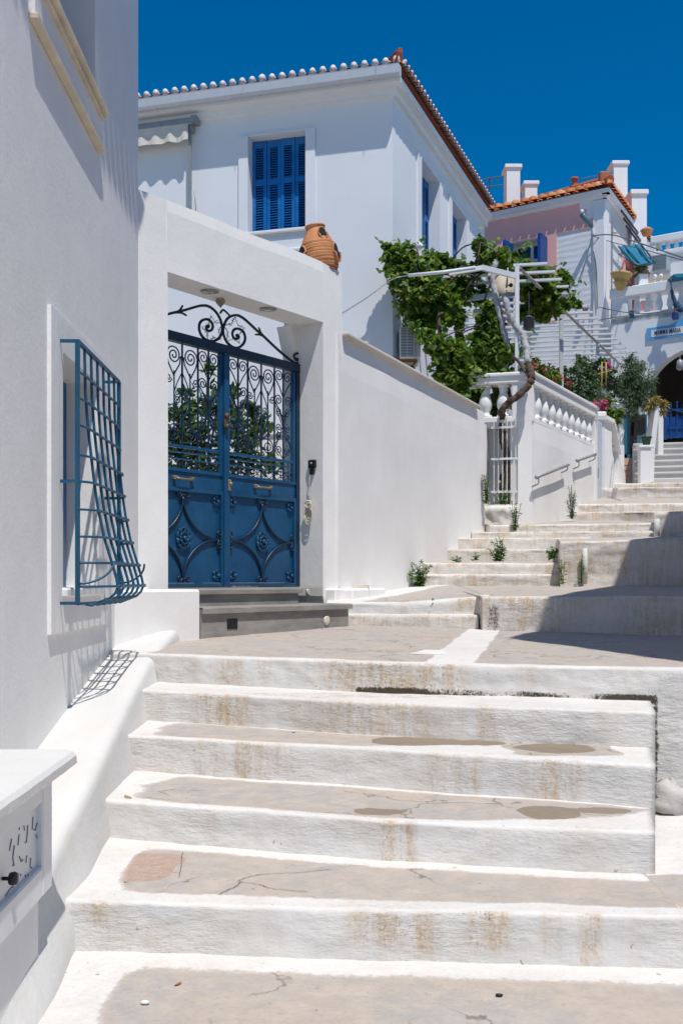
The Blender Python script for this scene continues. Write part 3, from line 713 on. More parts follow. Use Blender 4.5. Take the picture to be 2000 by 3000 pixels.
# ------------------------------------------------------------------ sloping ledge along the foot of the left wall
OE = [(2.2, -1.03, -1.42), (3.2, -1.08, -1.24), (4.2, -1.12, -1.03), (5.4, -1.2, -.83), (6.756, -1.27, -.552), (7.87, -1.28, -.394), (8.3, -1.28, -.37)]
BE = [(2.2, -.85), (3.2, -.95), (3.9, -1.03), (4.98, -1.125), (5.75, -1.16), (6.35, -1.185), (6.8, -1.19), (8.3, -1.22)]
def pl(L, Y, i=1):
    for a, b in zip(L[:-1], L[1:]):
        if Y <= b[0]: return lerp(a[i], b[i], (Y-a[0])/(b[0]-a[0]))
    return L[-1][i]
mb = MB(); vs = []; fs = []; n = 110; K = []
for i in range(n+1):
    Y = lerp(2.3, 8.15, i/n); xt = pl(OE, Y, 1)+.012*N1(Y*1.1); zo = pl(OE, Y, 2)+.012*N1(Y*1.6, 4); zi = .2*Y-1.993
    xw = LW.w(Y-8.489, -.03, 0).x
    xb = pl(BE, Y)+.015*N1(Y*1.3, 9)
    row = [V((xw, Y, zi)), V((lerp(xw, xt, .25), Y, lerp(zi, zo, .35))), V((lerp(xw, xt, .5), Y, lerp(zi, zo, .65)+.003*N1(Y*4))), V((lerp(xw, xt, .75), Y, lerp(zi, zo, .9))), V((xt-.045, Y, zo)), V((xt-.018, Y, zo-.008)), V((xt-.002, Y, zo-.026)), V((xt+.006, Y, zo-.055))]
    zb_ = -1.6 if Y < 6.9 else -.6
    for k_ in range(1, 9):
        q = k_/8; z = lerp(zo-.06, min(zb_, zo-.12), q); row.append(V((lerp(xt+.008, xb, sstep(0, .26, zo-.055-z))+.010*N1(Y*2.2, z*3), Y, z)))
    K = len(row); vs += row
for i in range(n):
    for k_ in range(K-1): fs.append((i*K+k_, i*K+k_+1, (i+1)*K+k_+1, (i+1)*K+k_))
fs.append([n*K+k_ for k_ in range(K)]); fs.append([k_ for k_ in range(K)][::-1])
mb.add(vs, fs, True)
tag(mb.build('low_wall', M['ledge'], normals=False), 'low sloping whitewashed ledge running down along the foot of the left house beside the steps', 'ledge')

# ------------------------------------------------------------------ gate wall with its curved top
ot0, ot1 = GW.t(492), GW.t(946); wt1 = GW.t(1003)
top_px = [(404, 553), (430, 561), (480, 580), (556, 610), (620, 635), (680, 661), (744, 688), (800, 708), (833, 719), (887, 741), (940, 764), (985, 790), (1003, 800)]
TP = [GW.tz(x, y) for x, y in top_px]
TP[0] = (0.0, TP[0][1])
def ztop(t):
    if t <= TP[0][0]: return TP[0][1]
    for (a, za), (b, zb_) in zip(TP[:-1], TP[1:]):
        if a <= t <= b: return lerp(za, zb_, (t-a)/(b-a))
    return TP[-1][1]
SOF = GW.tz(492, 796)[1]
TH = .34
def wallstrip(mb, fr, ts, zlo, zhi, th, nz=6, amp=.006):
    vs = []; fs = []; m = 2*(nz+1)
    for t in ts:
        a, b = zlo(t), zhi(t)
        for k in range(nz+1):
            z = lerp(a, b, k/nz); vs.append(fr.w(t, amp*N1(t*1.2, z*1.2, 3)*(1 if 0 < k < nz else .3) - (.012 if k == nz else 0), z))
        for k in range(nz, -1, -1): vs.append(fr.w(t, -th, lerp(a, b, k/nz)))
    for i in range(len(ts)-1):
        for k in range(m): fs.append((i*m+k, i*m+(k+1) % m, (i+1)*m+(k+1) % m, (i+1)*m+k))
    fs.append(list(range(m))[::-1]); fs.append([(len(ts)-1)*m+k for k in range(m)])
    mb.add(vs, fs, False)
def span(a, b, d=.08):
    n = max(1, int((b-a)/d)); return [lerp(a, b, i/n) for i in range(n+1)]
gwt = thing('entrance_wall', GW.w(1.4, -.2, -.5), 'white entrance wall with a gently sloping curved top framing the blue gate', 'wall')
mb = MB()
wallstrip(mb, GW, span(-.02, ot0), lambda t: -.6, ztop, .5)
wallstrip(mb, GW, span(ot0, ot1), lambda t: SOF, ztop, TH)
wallstrip(mb, GW, span(ot1, wt1), lambda t: -.6, ztop, .52)
# chamfered bracket in the right upper corner
mb.prism([GW.w(ot1, -TH, SOF), GW.w(ot1-.12, -TH, SOF), GW.w(ot1-.02, -TH, SOF-.3), GW.w(ot1, -TH, SOF-.36)], GW.w(0, -.18, 0)-GW.w(0, 0, 0))
mb.box(ot0-.0, ot0+.16, -.75, -.5, -.1, SOF-.02, GW)
mb.build('wall', M['gwall'], gwt)
for (x, y) in ((614, 853), (785, 905)):
    Yc = SOF*F/(HZ-y); c = V(((x-1000)/F*Yc, Yc, SOF))
    mb = MB(); mb.lathe(c+V((0, 0, -.006)), [(.085, 0), (.085, .005), (.06, .005)], 20); o = mb.build('spotlight', M['grey'], gwt)
    mb = MB(); mb.lathe(c+V((0, 0, -.008)), [(.058, 0), (.058, .005)], 16); mb.build('lens', simple('frosted_lens', (.35, .33, .28), .2), o)
# plinths
mb = MB(); q = GP(588, 1868, -.46)
PF = Frame((q.x, q.y), (.603, .799), (.8, -.6))
zt_ = -27/F*q.y
mb.bbox(-1.2, 0, -.8, 0, -.7, zt_, PF, .015)
tag(mb.build('plinth', M['gwall']), 'plain white plinth block between the left house and the grey gate steps', 'plinth')
RW = Frame((.011, 10.73), (.405, .914), (.9, -.4))   # garden wall plane
mb = MB()
mb.bbox(-.12, .80, -.3, .17, -.6, -.085, RW, .02); mb.bbox(-.28, -.05, -.3, .05, -.6, -.085, RW, .015)
tag(mb.build('plinth', M['gwall']), 'low white plinth at the foot of the garden wall, right of the gate steps', 'plinth')
# grey stone steps
gs = thing('entrance_steps', V((-.5, 9.2, -.55)), 'two grey stone steps with thick nosings leading up to the blue gate', 'steps')
def qprism(mb, pts, z0, z1, z1b=None):
    mb.prism([V((x, y, z0)) for x, y in pts], (0, 0, z1-z0))
def offs(a, b, o): 
    d = (b-a).normalized(); n_ = V((d.y, -d.x)); return a+n_*o, b+n_*o
a = V((GP(588, 1867, -.46).x, GP(588, 1867, -.46).y)); b = V((GP(1020, 1832, -.43).x+.0, GP(1020, 1832, -.43).y))
def stonestep(a, b, z, th, depth, nose, over=.03, xl=0):
    a2, b2 = offs(a, b, -.0); c, d = offs(a, b, -depth)
    mb = MB(); qprism(mb, [a2, b2, d, c], -.7, z-nose); o = mb.build('riser', M['stone'], gs)
    a3, b3 = offs(a, b, over); dd = (b-a).normalized()
    b3 = b3+dd*over; d3 = d+dd*over
    mb = MB(); p = [a3, b3, d3, c]; r_ = .008
    mb.prism([V((x, y, z-nose)) for x, y in p], (0, 0, nose-r_)); i_ = [a3-(a3-c).normalized()*r_, b3-(a3-c).normalized()*r_-dd*r_, d3-dd*r_, c]
    mb.add([V((x, y, z-r_)) for x, y in p]+[V((x, y, z)) for x, y in i_], [(0, 1, 5, 4), (1, 2, 6, 5), (2, 3, 7, 6), (4, 5, 6, 7)])
    mb.build('tread', M['stone'], gs)
stonestep(a, b, -.222, 0, 1.1, .05)
a1, b1_ = offs(a, b, -.32); b1_ = a1+(b1_-a1)*((GW.t(957)-GW.t(588))/(GW.t(1020)-GW.t(588)))*.98
stonestep(a1, b1_, -.075, 0, .75, .045)
mb = MB(); mb.add([GW.w(.35, .1, -.074), GW.w(ot1-.02, .1, -.074), GW.w(ot1-.02, -.7, -.066), GW.w(.35, -.7, -.066)], [(0, 1, 2, 3)]); mb.build('threshold', M['stone'], gs)
SF = Frame(a, b-a, (.7, -.7))
mb = MB(); t_, z_ = SF.tz(680, 1823); mb.box(t_-.06, t_+.06, -.02, .006, z_-.055, z_+.03, SF); mb.build('vent', M['black'], gs)
mb = MB(); t_, z_ = SF.tz(956, 1818); c = SF.w(t_, .0, z_); mb.lathe(c, [(.045, 0), (.045, .008), (.03, .014)], 16, axis=(SF.n.x, SF.n.y, 0)); mb.build('lamp', simple('frosted_glass', (.6, .56, .48), .3), gs)
# garden wall with coping
ht = .018
gwx = RW.t(1420)
gwall = thing('garden_wall', RW.w(2.7, -.15, -.6), 'long plain white garden wall with a cream coping, between the gate and the vine terrace', 'wall')
ZG = RW.tz(1003, 972)[1]
mb = MB(); wallstrip(mb, RW, span(-.1, gwx, .15), lambda t: -.6, lambda t: ZG-.035, .28, 8, .008); mb.build('wall', M['gwall'], gwall)
mb = MB(); tc = RW.t(1397); mb.bbox(.0, tc, -.31, .055, ZG-.045, ZG, RW, .012); mb.build('coping', M['coping'], gwall)
# clay jar on the entrance wall
jc = V((-.205, 10.72, ztop(GW.t(955))-.10)); ax = V((-.13, .0, 1)).normalized()
jar = thing('clay_jar', jc, 'ribbed terracotta jar with pocket openings on the curved top of the entrance wall', 'jar')
pr_ = [(.11, 0), (.14, .02), (.165, .06), (.188, .12), (.199, .18), (.2, .24), (.19, .3), (.172, .36), (.148, .42), (.122, .47), (.102, .505), (.094, .525), (.1, .538), (.108, .55), (.106, .562), (.092, .566), (.083, .55), (.075, .50)]
pp = []
for (r0, h0), (r1, h1) in zip(pr_[:-1], pr_[1:]):
    for k in range(5): q = k/5; pp.append((lerp(r0, r1, q), lerp(h0, h1, q)))
pp.append(pr_[-1]); pp = [(r+(.0085*math.sin(h*2*math.pi/.032) if .03 < h < .37 else 0), h) for r, h in pp]
mb = MB(); mb.lathe(jc, pp, 36, axis=ax); mb.build('body', M['terra'], jar)
u_ = V((1, 0, 0)); u_ = (u_-ax*u_.dot(ax)).normalized(); w2_ = ax.cross(u_)
for ang, h, sc in ((-148, .24, 1.15), (-22, .24, 1.15), (-62, .44, .8), (90, .25, 1)):
    d_ = (u_*math.cos(R(ang))+w2_*math.sin(R(ang))); rr = .190 if h < .3 else .128
    cc = jc+ax*h+d_*rr; side = ax.cross(d_)
    mb = MB()
    ring = [cc+side*(.056*sc*math.cos(R(a_)))+ax*(.085*sc*math.sin(R(a_)))+d_*(.002 if math.sin(R(a_)) > 0 else .03) for a_ in range(0, 375, 15)]
    mb.tube(ring, .009, 6); 
    lip = []
    for a_ in range(180, 361, 12): lip.append((cc+side*(.056*sc*math.cos(R(a_)))+ax*(.085*sc*math.sin(R(a_)))+d_*.03, cc+side*(.05*sc*math.cos(R(a_)))+ax*(.1*sc*math.sin(R(a_)))-d_*.01))
    vs = [p for q in lip for p in q]; mb.add(vs, [(2*i, 2*i+1, 2*i+3, 2*i+2) for i in range(len(lip)-1)], True)
    pk = mb.build('pocket', M['terra'], jar)
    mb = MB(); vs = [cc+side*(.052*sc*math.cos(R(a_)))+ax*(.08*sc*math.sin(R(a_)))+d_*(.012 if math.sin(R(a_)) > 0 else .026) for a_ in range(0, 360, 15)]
    mb.add([cc+d_*.02]+vs, [(0, i+1, (i+1) % 24+1) for i in range(24)]); mb.build('pocket_shade', M['dark'], pk)  # dark disc over the clay, painted as the shade inside the pocket

# doorbell with coiled cord on the pillar
bp = GW.pt(1, 1, 0)
t_, z_ = GW.tz(917, 1365, 0); JF = Frame((GW.w(ot1, 0, 0).x, GW.w(ot1, 0, 0).y), (-.799, .603), (-.6, -.8))  # right jamb face, t runs inward
def jp(px, py, o=0.0): return JF.pt(px, py, o)
sock = thing('doorbell', jp(917, 1365), 'small black doorbell on the white jamb right of the blue gate', 'doorbell')
t_, z_ = JF.tz(917, 1362); mb = MB(); mb.bbox(t_-.05, t_+.045, 0, .035, z_-.035, z_+.05, JF, .008); mb.bbox(t_-.02, t_+.03, .0, .03, z_-.1, z_-.04, JF, .006); mb.build('casing', M['black'], sock)
mb = MB(); mb.ball(JF.w(t_-.005, .04, z_+.012), .013, 8); mb.build('button', M['grey'], sock)
mb = MB(); t_, z_ = JF.tz(911, 1478)
t2, z2 = JF.tz(913, 1385); mb.tube(catmull([JF.w(t2, .02, z2), JF.w(t2+.01, .03, z2-.1), JF.w(t_, .02, z_+.14), JF.w(t_, .02, z_+.05)], 5), .005, 6)
for k in range(5):
    a0 = random.Random(k).uniform(-.3, .3)
    mb.tube([JF.w(t_+(.024+.006*k)*math.cos(R(a_)), .02+.006*k, z_-.03+(.058+.01*k)*math.sin(R(a_)+a0*.2)-.02*k) for a_ in range(0, 370, 18)], .0055, 5)
mb.tube([JF.w(t_+.04*math.cos(R(a_)), .05, z_+.035*math.sin(R(a_))) for a_ in range(0, 370, 24)], .009, 5)
tag(mb.build('rope_coil', M['rope']), 'coil of off-white cord hanging on the jamb below the doorbell', 'cord')

# ------------------------------------------------------------------ letter box pillar, lower left corner
MF = Frame((-1.014, 3.6), (-.0227, 1), (1, .02))
mp = thing('letterbox_pillar', V((-1.3, 3.1, -1.45)), 'white masonry pillar with a thick cap and built-in letter box, at the lower left corner', 'letter box')
mb = MB(); mb.box(-1.3, -.02, -.6, -.045, -1.5, -1.08, MF); mb.box(-1.3, 0.0, -.6, -.03, -1.08, -.66, MF)
mb.build('pillar', M['gwall'], mp)
mb = MB()
zc0, zc1 = -.665, -.612; n_ = 26; vs = []
prof_ = [(-.62, zc1), (.02, zc1), (.045, zc1-.008), (.058, zc1-.022), (.06, zc1-.05), (.045, zc0-.006), (-.62, zc0-.006)]
for i in range(n_+1):
    t = lerp(-1.4, .11, i/n_)
    for (o, z) in prof_: vs.append(MF.w(t, o+.003*N1(t*9, z), z+.002*N1(t*8, o*3)))
m_ = len(prof_); fs = [(i*m_+k, i*m_+(k+1) % m_, (i+1)*m_+(k+1) % m_, (i+1)*m_+k) for i in range(n_) for k in range(m_)]
fs += [list(range(m_))[::-1], [n_*m_+k for k in range(m_)]]
mb.add(vs, fs, False); mb.build('cap', M['ledge'], mp)
# frame and door
zt1, zb1 = -.70, -1.075
mb = MB()
fl_, fr_ = -1.1, -.005
il, ir = -.98, MF.t(127)
iz1, iz0 = -.755, MF.tz(127, 2538)[1]
mb.bbox(fl_, il, -.03, .0, zb1, zt1, MF, .006); mb.bbox(ir, fr_, -.03, .0, zb1, zt1, MF, .006); mb.bbox(il, ir, -.03, .0, iz1, zt1, MF, .006); mb.bbox(il, ir, -.03, .0, zb1, iz0, MF, .006)
fb = mb.build('letterbox', M['mail'], mp)
mb = MB(); mb.box(il, ir, -.05, -.022, iz0, iz1, MF); dr = mb.build('door', M['mail'], fb)
mb = MB()
for z in (-.775, -.80, -.845, -.875): mb.box(fr_-.001, fr_+.012, -.028, -.004, z-.004, z+.004, MF)
mb.build('hinge', M['grey'], fb)
# handwriting slots laid on as rods, the slots' shade in their grey, measured from the photograph
mb = MB()
S = .38259
strokes = [((255, 765), (248, 865)), ((296, 770), (270, 870), (262, 862)), ((215, 830), (205, 960), (193, 965)), ((185, 835), (190, 870)), ((150, 850), (152, 865)), ((148, 900), (140, 985)), ((92, 935), (75, 1025)), ((112, 985), (100, 1080), (110, 1140), (98, 1138)), ((150, 1070), (165, 1108), (178, 1095)), ((208, 1062), (200, 1118)), ((238, 1080), (232, 1150), (248, 1158)), ((275, 905), (285, 930)), ((45, 1370), (90, 1305), (108, 1302)), ((90, 1235), (92, 1248)), ((130, 1222), (132, 1234)), ((158, 1205), (162, 1218)), ((195, 1212), (198, 1226)), ((215, 1205), (220, 1222)), ((298, 1080), (300, 1088)), ((310, 1070), (313, 1078))]
for s_ in strokes:
    mb.tube([MF.pt(x*S, 2100+y*S, -.021) for x, y in s_], .0024, 5)
mb.build('slot_writing', simple('slot_shadow_paint', (.2, .21, .22), .7), fb)
mb = MB(); c = MF.pt(8, 2574, -.02); mb.lathe(c, [(.006, 0), (.006, .018), (.018, .022), (.021, .034), (.017, .045), (.0, .047)], 16, axis=(1, 0, 0)); mb.build('knob', M['black'], fb)
# ------------------------------------------------------------------ blue iron gate
GO = -.334
GP_ = Frame(GW.w(0, GO, 0).xy, (.603, .799), (.8, -.6))
tR = GP_.t(872); tC = GP_.t(655); tL = tC-(tR-tC)
gate = thing('iron_gate', GP_.w(tC, 0, -.06), 'blue double iron gate with scrollwork, solid lower panels and a scrolled crest', 'gate')
ZB, ZT, ZL, ZM = -.055, 2.245, .845, .99
def gt(px): return GP_.t(px)
mb = MB()
mb.box(tL, tR-.0, -.03, .035, ZT-.085, ZT, GP_); mb.box(tR-.055, tR, -.03, .03, ZB, ZT-.086, GP_); mb.box(tL, tL+.05, -.03, .03, ZB, ZT-.086, GP_)
mb.build('frame', M['bluebar'], gate)
# crest traced as iron bar
def zoomA(pts): return [GP_.pt(470+x/3.6465, 860+y/3.6465, .0) for x, y in pts]
cr = [(1455, 705), (1432, 690), (1425, 668), (1440, 645), (1470, 640), (1498, 660), (1502, 700), (1480, 735), (1440, 742), (1390, 712), (1300, 640), (1200, 550), (1100, 455), (1020, 385), (940, 310), (880, 260), (820, 232), (760, 240), (710, 275), (680, 340), (670, 400), (685, 470), (720, 530), (780, 575), (840, 575), (890, 530), (905, 470), (885, 410), (840, 378), (795, 380), (770, 415), (775, 460), (800, 483), (830, 478), (836, 458), (820, 448)]
cl = [(-120, 330), (0, 265), (80, 222), (150, 202), (260, 177), (350, 150), (430, 130), (500, 132), (560, 165), (610, 220), (645, 290), (660, 360), (655, 420), (630, 470), (590, 500), (540, 508), (480, 490), (435, 440), (415, 380), (420, 320), (450, 285), (500, 275), (540, 300), (560, 345), (550, 385), (520, 400), (495, 385), (490, 360), (510, 350)]
mb = MB()
for P, q in ((cr, 5), (cl, 5)): mb.tube(catmull(zoomA(P), q), .0135, 6)
for P in ([(1120, 470), (1075, 420), (1050, 360)], [(1100, 455), (1060, 440), (1010, 438)], [(150, 205), (205, 180), (240, 125)], [(150, 205), (220, 205), (282, 236)], [(640, 210), (665, 175), (700, 195), (740, 235)]):
    mb.tube(catmull(zoomA(P), 4), .009, 6, rr=[.011, .010, .006])
c = zoomA([(1455, 705)])[0]; mb.ball(c, .022, 8); c = zoomA([(820, 448)])[0]; mb.ball(c, .02, 8); c = zoomA([(510, 352)])[0]; mb.ball(c, .02, 8)
mb.build('crest', M['blackiron'], gate)

def spiral(c, r, a0, turns, sgn, n=None, shrink=.16):
    n = n or int(12*turns)+4; P = []
    for i in range(n+1):
        q = i/n; rad = r*(1-(1-shrink)*q); a = a0+sgn*2*math.pi*turns*q
        P.append((c[0]+rad*math.cos(a), c[1]+rad*math.sin(a)))
    return P
def scrollbar(mb, pts, r=.0055, o=0.0): mb.tube([GP_.w(x, o, z) for x, z in pts], r*1.15, 5)
def heart(mb, tc, zbot, zc, w, r, up=1, rb=.0055, turns=1.6):
    """pair of scrolls rising (or hanging) from one point on a bar"""
    for sg in (-1, 1):
        cx = tc+sg*(w-r)
        P = [(tc+sg*.004, zbot), (tc+sg*w*.45, lerp(zbot, zc, .45)), (tc+sg*w*.92, lerp(zbot, zc, .82))]
        sp = spiral((cx, zc), r, 0 if sg > 0 else math.pi, turns, (1 if sg > 0 else -1)*up)
        scrollbar(mb, P+sp, rb)
leafL = (tL+.055, tC-.03); leafR = (tC+.03, tR-.06)
for (a, b), nm in ((leafL, 0), (leafR, 1)):
    Wd = b-a
    mb = MB()   # leaf frame with rails
    mb.box(a, a+.035, -.02, .02, ZM, ZT-.09, GP_); mb.box(b-.035, b, -.02, .02, ZM, ZT-.09, GP_)
    mb.box(a, b, -.02, .025, ZM-.001, ZM+.03, GP_); mb.box(a+.035, b-.035, -.012, .014, 1.205, 1.235, GP_); mb.box(a+.035, b-.035, -.01, .012, 1.1, 1.112, GP_); mb.box(a+.035, b-.035, -.01, .012, 1.16, 1.172, GP_)
    mb.box(a, b, -.015, .03, ZL-.035, ZL, GP_); mb.box(a, b, -.02, .012, ZL, ZM-.002, GP_)
    mb.box(a, a+.03, -.015, .03, ZB+.03, ZL-.036, GP_); mb.box(b-.03, b, -.015, .03, ZB+.03, ZL-.036, GP_); mb.box(a, b, -.015, .03, ZB-.0, ZB+.029, GP_)
    leaf = mb.build('leaf', M['blue'], gate)
    mb = MB(); mb.box(a+.03, b-.03, -.012, -.002, ZB+.03, ZL-.036, GP_); mb.build('panel', M['blue'], leaf)
    # vertical bars
    f = lambda k: a+.035+(Wd-.07)*k
    thick = [.0, .145, .29, .5, .715, .86] if nm else [.14, .285, .5, .71, .855, 1.0]
    s0 = [.145, .86]; big = .5
    for k in (.145, .29, .5, .71, .855):
        mb = MB(); mb.box(f(k)-.0065, f(k)+.0065, -.007, .007, 1.02, ZT-.09, GP_); mb.build('bar', M['bluebar'], leaf)
    for k in (.395, .605):
        mb = MB(); mb.box(f(k)-.0045, f(k)+.0045, -.005, .005, 1.235, 1.90, GP_); mb.build('bar', M['bluebar'], leaf)
    # scrolls: narrow columns
    zt_ = ZT-.09
    for k in (.145, .855):
        mb = MB(); w = Wd*.128
        heart(mb, f(k), zt_-.28, zt_-.075, w, w*.48)
        heart(mb, f(k), zt_-.50, zt_-.28-.04, w, w*.42)
        for (z, s_) in ((zt_-.44, .34), (zt_-.60, .36), (1.235+.24, .36), (1.235+.09, .4)):
            for sg in (-1, 1):
                scrollbar(mb, spiral((f(k)+sg*w*.52, z), w*s_, math.pi/2*sg, 1.5, sg), .005)
        for sg in (-1, 1):
            scrollbar(mb, [(f(k)+sg*.004, zt_-.55), (f(k)+sg*w*.5, zt_-.42), (f(k)+sg*w, zt_-.33)], .0055)
            scrollbar(mb, [(f(k)+sg*w, zt_-.36), (f(k)+sg*.01, zt_-.58), (f(k)+sg*w*.9, zt_-.8)], .005)
            scrollbar(mb, [(f(k)+sg*.004, zt_-.62), (f(k)+sg*w, zt_-.78), (f(k)+sg*.004, 1.24)], .0045)
            scrollbar(mb, spiral((f(k)+sg*w*.5, 1.46), w*.3, -math.pi/2*sg, 1.4, -sg), .005)
        mb.build('scrollwork', M['blackiron'] if False else M['bluebar'], leaf)
    mb = MB(); w = Wd*.205
    for sg in (-1, 1):
        r_ = w*.42; cx = f(.5)+sg*w*.5; zc = zt_-.115
        # large C scroll hanging under the top rail
        scrollbar(mb, [(f(.5)+sg*w*.5, zt_-.30), (cx+sg*r_*.75, zc-.08)]+spiral((cx, zc), r_, -.35 if sg > 0 else math.pi+.35, 2.1, sg, shrink=.14), .006)
        scrollbar(mb, [(cx-sg*r_*.98, zc), (cx-sg*r_*.85, zc-.07), (f(.5)+sg*w*.52, zt_-.30)], .006)
        # small scrolls at the neck
        scrollbar(mb, [(f(.5)+sg*.008, zt_-.27), (f(.5)+sg*w*.3, zt_-.36), (f(.5)+sg*w*.45, zt_-.44)]+spiral((f(.5)+sg*w*.27, zt_-.455), w*.2, 0 if sg > 0 else math.pi, 1.6, -sg), .005)
        scrollbar(mb, spiral((f(.5)+sg*w*.80, zt_-.33), w*.2, math.pi if sg > 0 else 0, 1.6, sg), .005)
        # mirrored foot of the panel
        z0 = 1.235
        scrollbar(mb, spiral((f(.5)+sg*w*.27, z0+.40), w*.18, 0 if sg > 0 else math.pi, 1.5, sg), .005)
        scrollbar(mb, [(f(.5)+sg*w*.45, z0+.40), (f(.5)+sg*w*.3, z0+.32), (f(.5)+sg*.01, z0+.24), (f(.5)+sg*w*.1, z0+.17), (f(.5)+sg*w*.95, z0+.32)], .0055)
        scrollbar(mb, [(f(.5)+sg*.01, z0+.25), (f(.5)+sg*w*.14, z0+.18)]+spiral((f(.5)+sg*w*.5, z0+.1), w*.4, math.pi*.6 if sg > 0 else math.pi*.4, 2.0, -sg, shrink=.14), .0055)
    mb.build('scrollwork', M['bluebar'], leaf)
    # lattice strip between the rails
    mb = MB()
    for k in range(8):
        x0, x1 = f(k/8), f((k+1)/8); scrollbar(mb, [(x0, 1.02), (x1, 1.1)], .004); scrollbar(mb, [(x1, 1.02), (x0, 1.1)], .004); scrollbar(mb, [((x0+x1)/2, 1.02), ((x0+x1)/2, 1.205)], .004)
    mb.build('lattice', M['bluebar'], leaf)
    # lower panel: four arcs, scroll ends, rosettes
    mb = MB(); cx = (a+b)/2; hw = Wd/2-.045; zc = .385; zt2 = ZL-.075; zb2 = ZB+.06
    for sx in (-1, 1):
        for (zz, sy) in ((zt2, 1), (zb2, -1)):
            P = []
            for i in range(15):
                q = i/14*math.pi/2; P.append((cx+sx*hw*(1-math.sin(q))**1.0*1.0, zc+(zz-zc)*(1-math.cos(q))))
            mb.tube([GP_.w(x, .014, z) for x, z in P], .0115, 6)
        for sy in (-1, 1):
            mb.tube([GP_.w(x, .02, z) for x, z in [(cx+sx*(hw-.03), zc)]+spiral((cx+sx*(hw-.0), zc+sy*.055), .036, -sy*math.pi/2, 1.3, -sx*sy)], .008, 5)
            mb.tube([GP_.w(x, .02, z) for x, z in [(cx, (zb2 if sy < 0 else zt2))]+spiral((cx+sx*.05, (zb2+.012 if sy < 0 else zt2+.018)), .032, math.pi if sx > 0 else 0, 1.3, sx)], .008, 5)
    mb.build('panel_arcs', M['bluebar'], leaf)
    def flower(mb, x, z, r, n=6, rings=2, flat=1.0):
        for rg in range(rings):
            rr_ = r*(1-.42*rg)
            for k in range(n):
                a_ = 2*math.pi*(k+.5*rg)/n; c = GP_.w(x+rr_*.62*math.cos(a_), .012+.012*rg, z+rr_*.66*math.sin(a_)); 
                mb.ball(c, rr_*(.33 if n < 9 else .2), 6, (1, .6, 1.15))
                mb.tube([GP_.w(x+rr_*.75*math.cos(a_+u), .022+.01*rg, z+rr_*.82*math.sin(a_+u)) for u in (-.35, -.15, .1, .3)], .0055 if n < 9 else .007, 5)
        mb.ball(GP_.w(x, .035, z), r*.2, 8)
    mb = MB(); flower(mb, cx, zc+.0, .115, 9, 3); mb.build('rosette', M['blue'], leaf)
    for (x, z, r) in ((a+.085, ZL-.1, .05), (b-.085, ZL-.1, .05), (a+.085, ZB+.1, .06), (b-.085, ZB+.1, .06)):
        mb = MB(); flower(mb, x, z, r, 5, 1); mb.build('rosette', M['blue'], leaf)
    hx = GP_.t(531) if nm == 0 else GP_.t(764)
    mb = MB(); z = .925
    for sg in (-1, 1): mb.bbox(hx+sg*.11-.018, hx+sg*.11+.018, .012, .05, z-.014, z+.02, GP_, .004); 
    mb.tube([GP_.w(hx-.11, .05, z), GP_.w(hx-.06, .055, z-.006), GP_.w(hx+.06, .055, z-.006), GP_.w(hx+.11, .05, z)], .011, 8)
    mb.build('handle', M['brass'], leaf)
mb = MB(); mb.box(tC-.033, tC+.033, -.012, .045, ZB, ZT-.087, GP_); post = mb.build('meeting_post', M['blue'], gate)
mb = MB(); t_, z_ = GP_.tz(671, 1421, .04); mb.bbox(t_-.02, t_+.02, .04, .06, z_-.055, z_+.05, GP_, .005); mb.ball(GP_.w(t_, .065, z_+.01), .018, 8); mb.build('lock', M['brass'], post)
mb = MB(); t_, z_ = GP_.tz(659, 1235, .04); mb.bbox(t_-.028, t_+.022, .04, .075, z_-.07, z_+.06, GP_, .012); mb.ball(GP_.w(t_-.005, .07, z_+.05), .03, 8); mb.ball(GP_.w(t_+.0, .07, z_-.05), .026, 8); mb.build('lock', simple('rusty_lock', (.12, .08, .06), .6, .4), post)
# star shaped light frames on the crest
for i, (cx, cy, rr_, rot) in enumerate(((560, 385, 150, .15), (785, 400, 150, -.1))):
    P = []
    for k in range(11):
        a_ = rot+math.pi/2+k*math.pi/5; r_ = rr_ if k % 2 == 0 else rr_*.55
        P.append(GP_.pt(470+(cx+r_*.78*math.cos(a_))/3.6465, 860+(cy-r_*math.sin(a_))/3.6465, .03))
    mb = MB(); mb.tube(P, .0035, 4)
    rr0 = random.Random(i)
    for k in range(60):
        q = rr0.random()*10; p = P[int(q)].lerp(P[int(q)+1], q-int(q)); d = V((rr0.uniform(-1, 1), rr0.uniform(-.4, .4), rr0.uniform(-1, 1)))*.022; mb.tube([p-d, p+d], .0018, 3)
    tag(mb.build('star_ornament', M['blackiron']), ['thin wire star ornament wound on the left scroll of the gate crest', 'thin wire star ornament wound on the right scroll of the gate crest'][i], 'ornament', 'wire stars on the gate crest')
hc = GW.pt(645, 885, -.2); hrt = thing('heart_ornament', hc, 'small brown heart hanging under the lintel above the gate', 'ornament')
mb = MB(); pts = []
for k in range(24):
    u = 2*math.pi*k/24; pts.append(hc+V((.0028*16*math.sin(u)**3, 0, .0032*(13*math.cos(u)-5*math.cos(2*u)-2*math.cos(3*u)-math.cos(4*u)))))
mb.prism(pts, (0, .025, 0)); mb.build('heart', M['heart'], hrt)
mb = MB(); mb.tube([hc+V((0, .01, .02)), V((hc.x+.01, hc.y+.01, SOF))], .003, 4); mb.build('string', M['cable'], hrt)
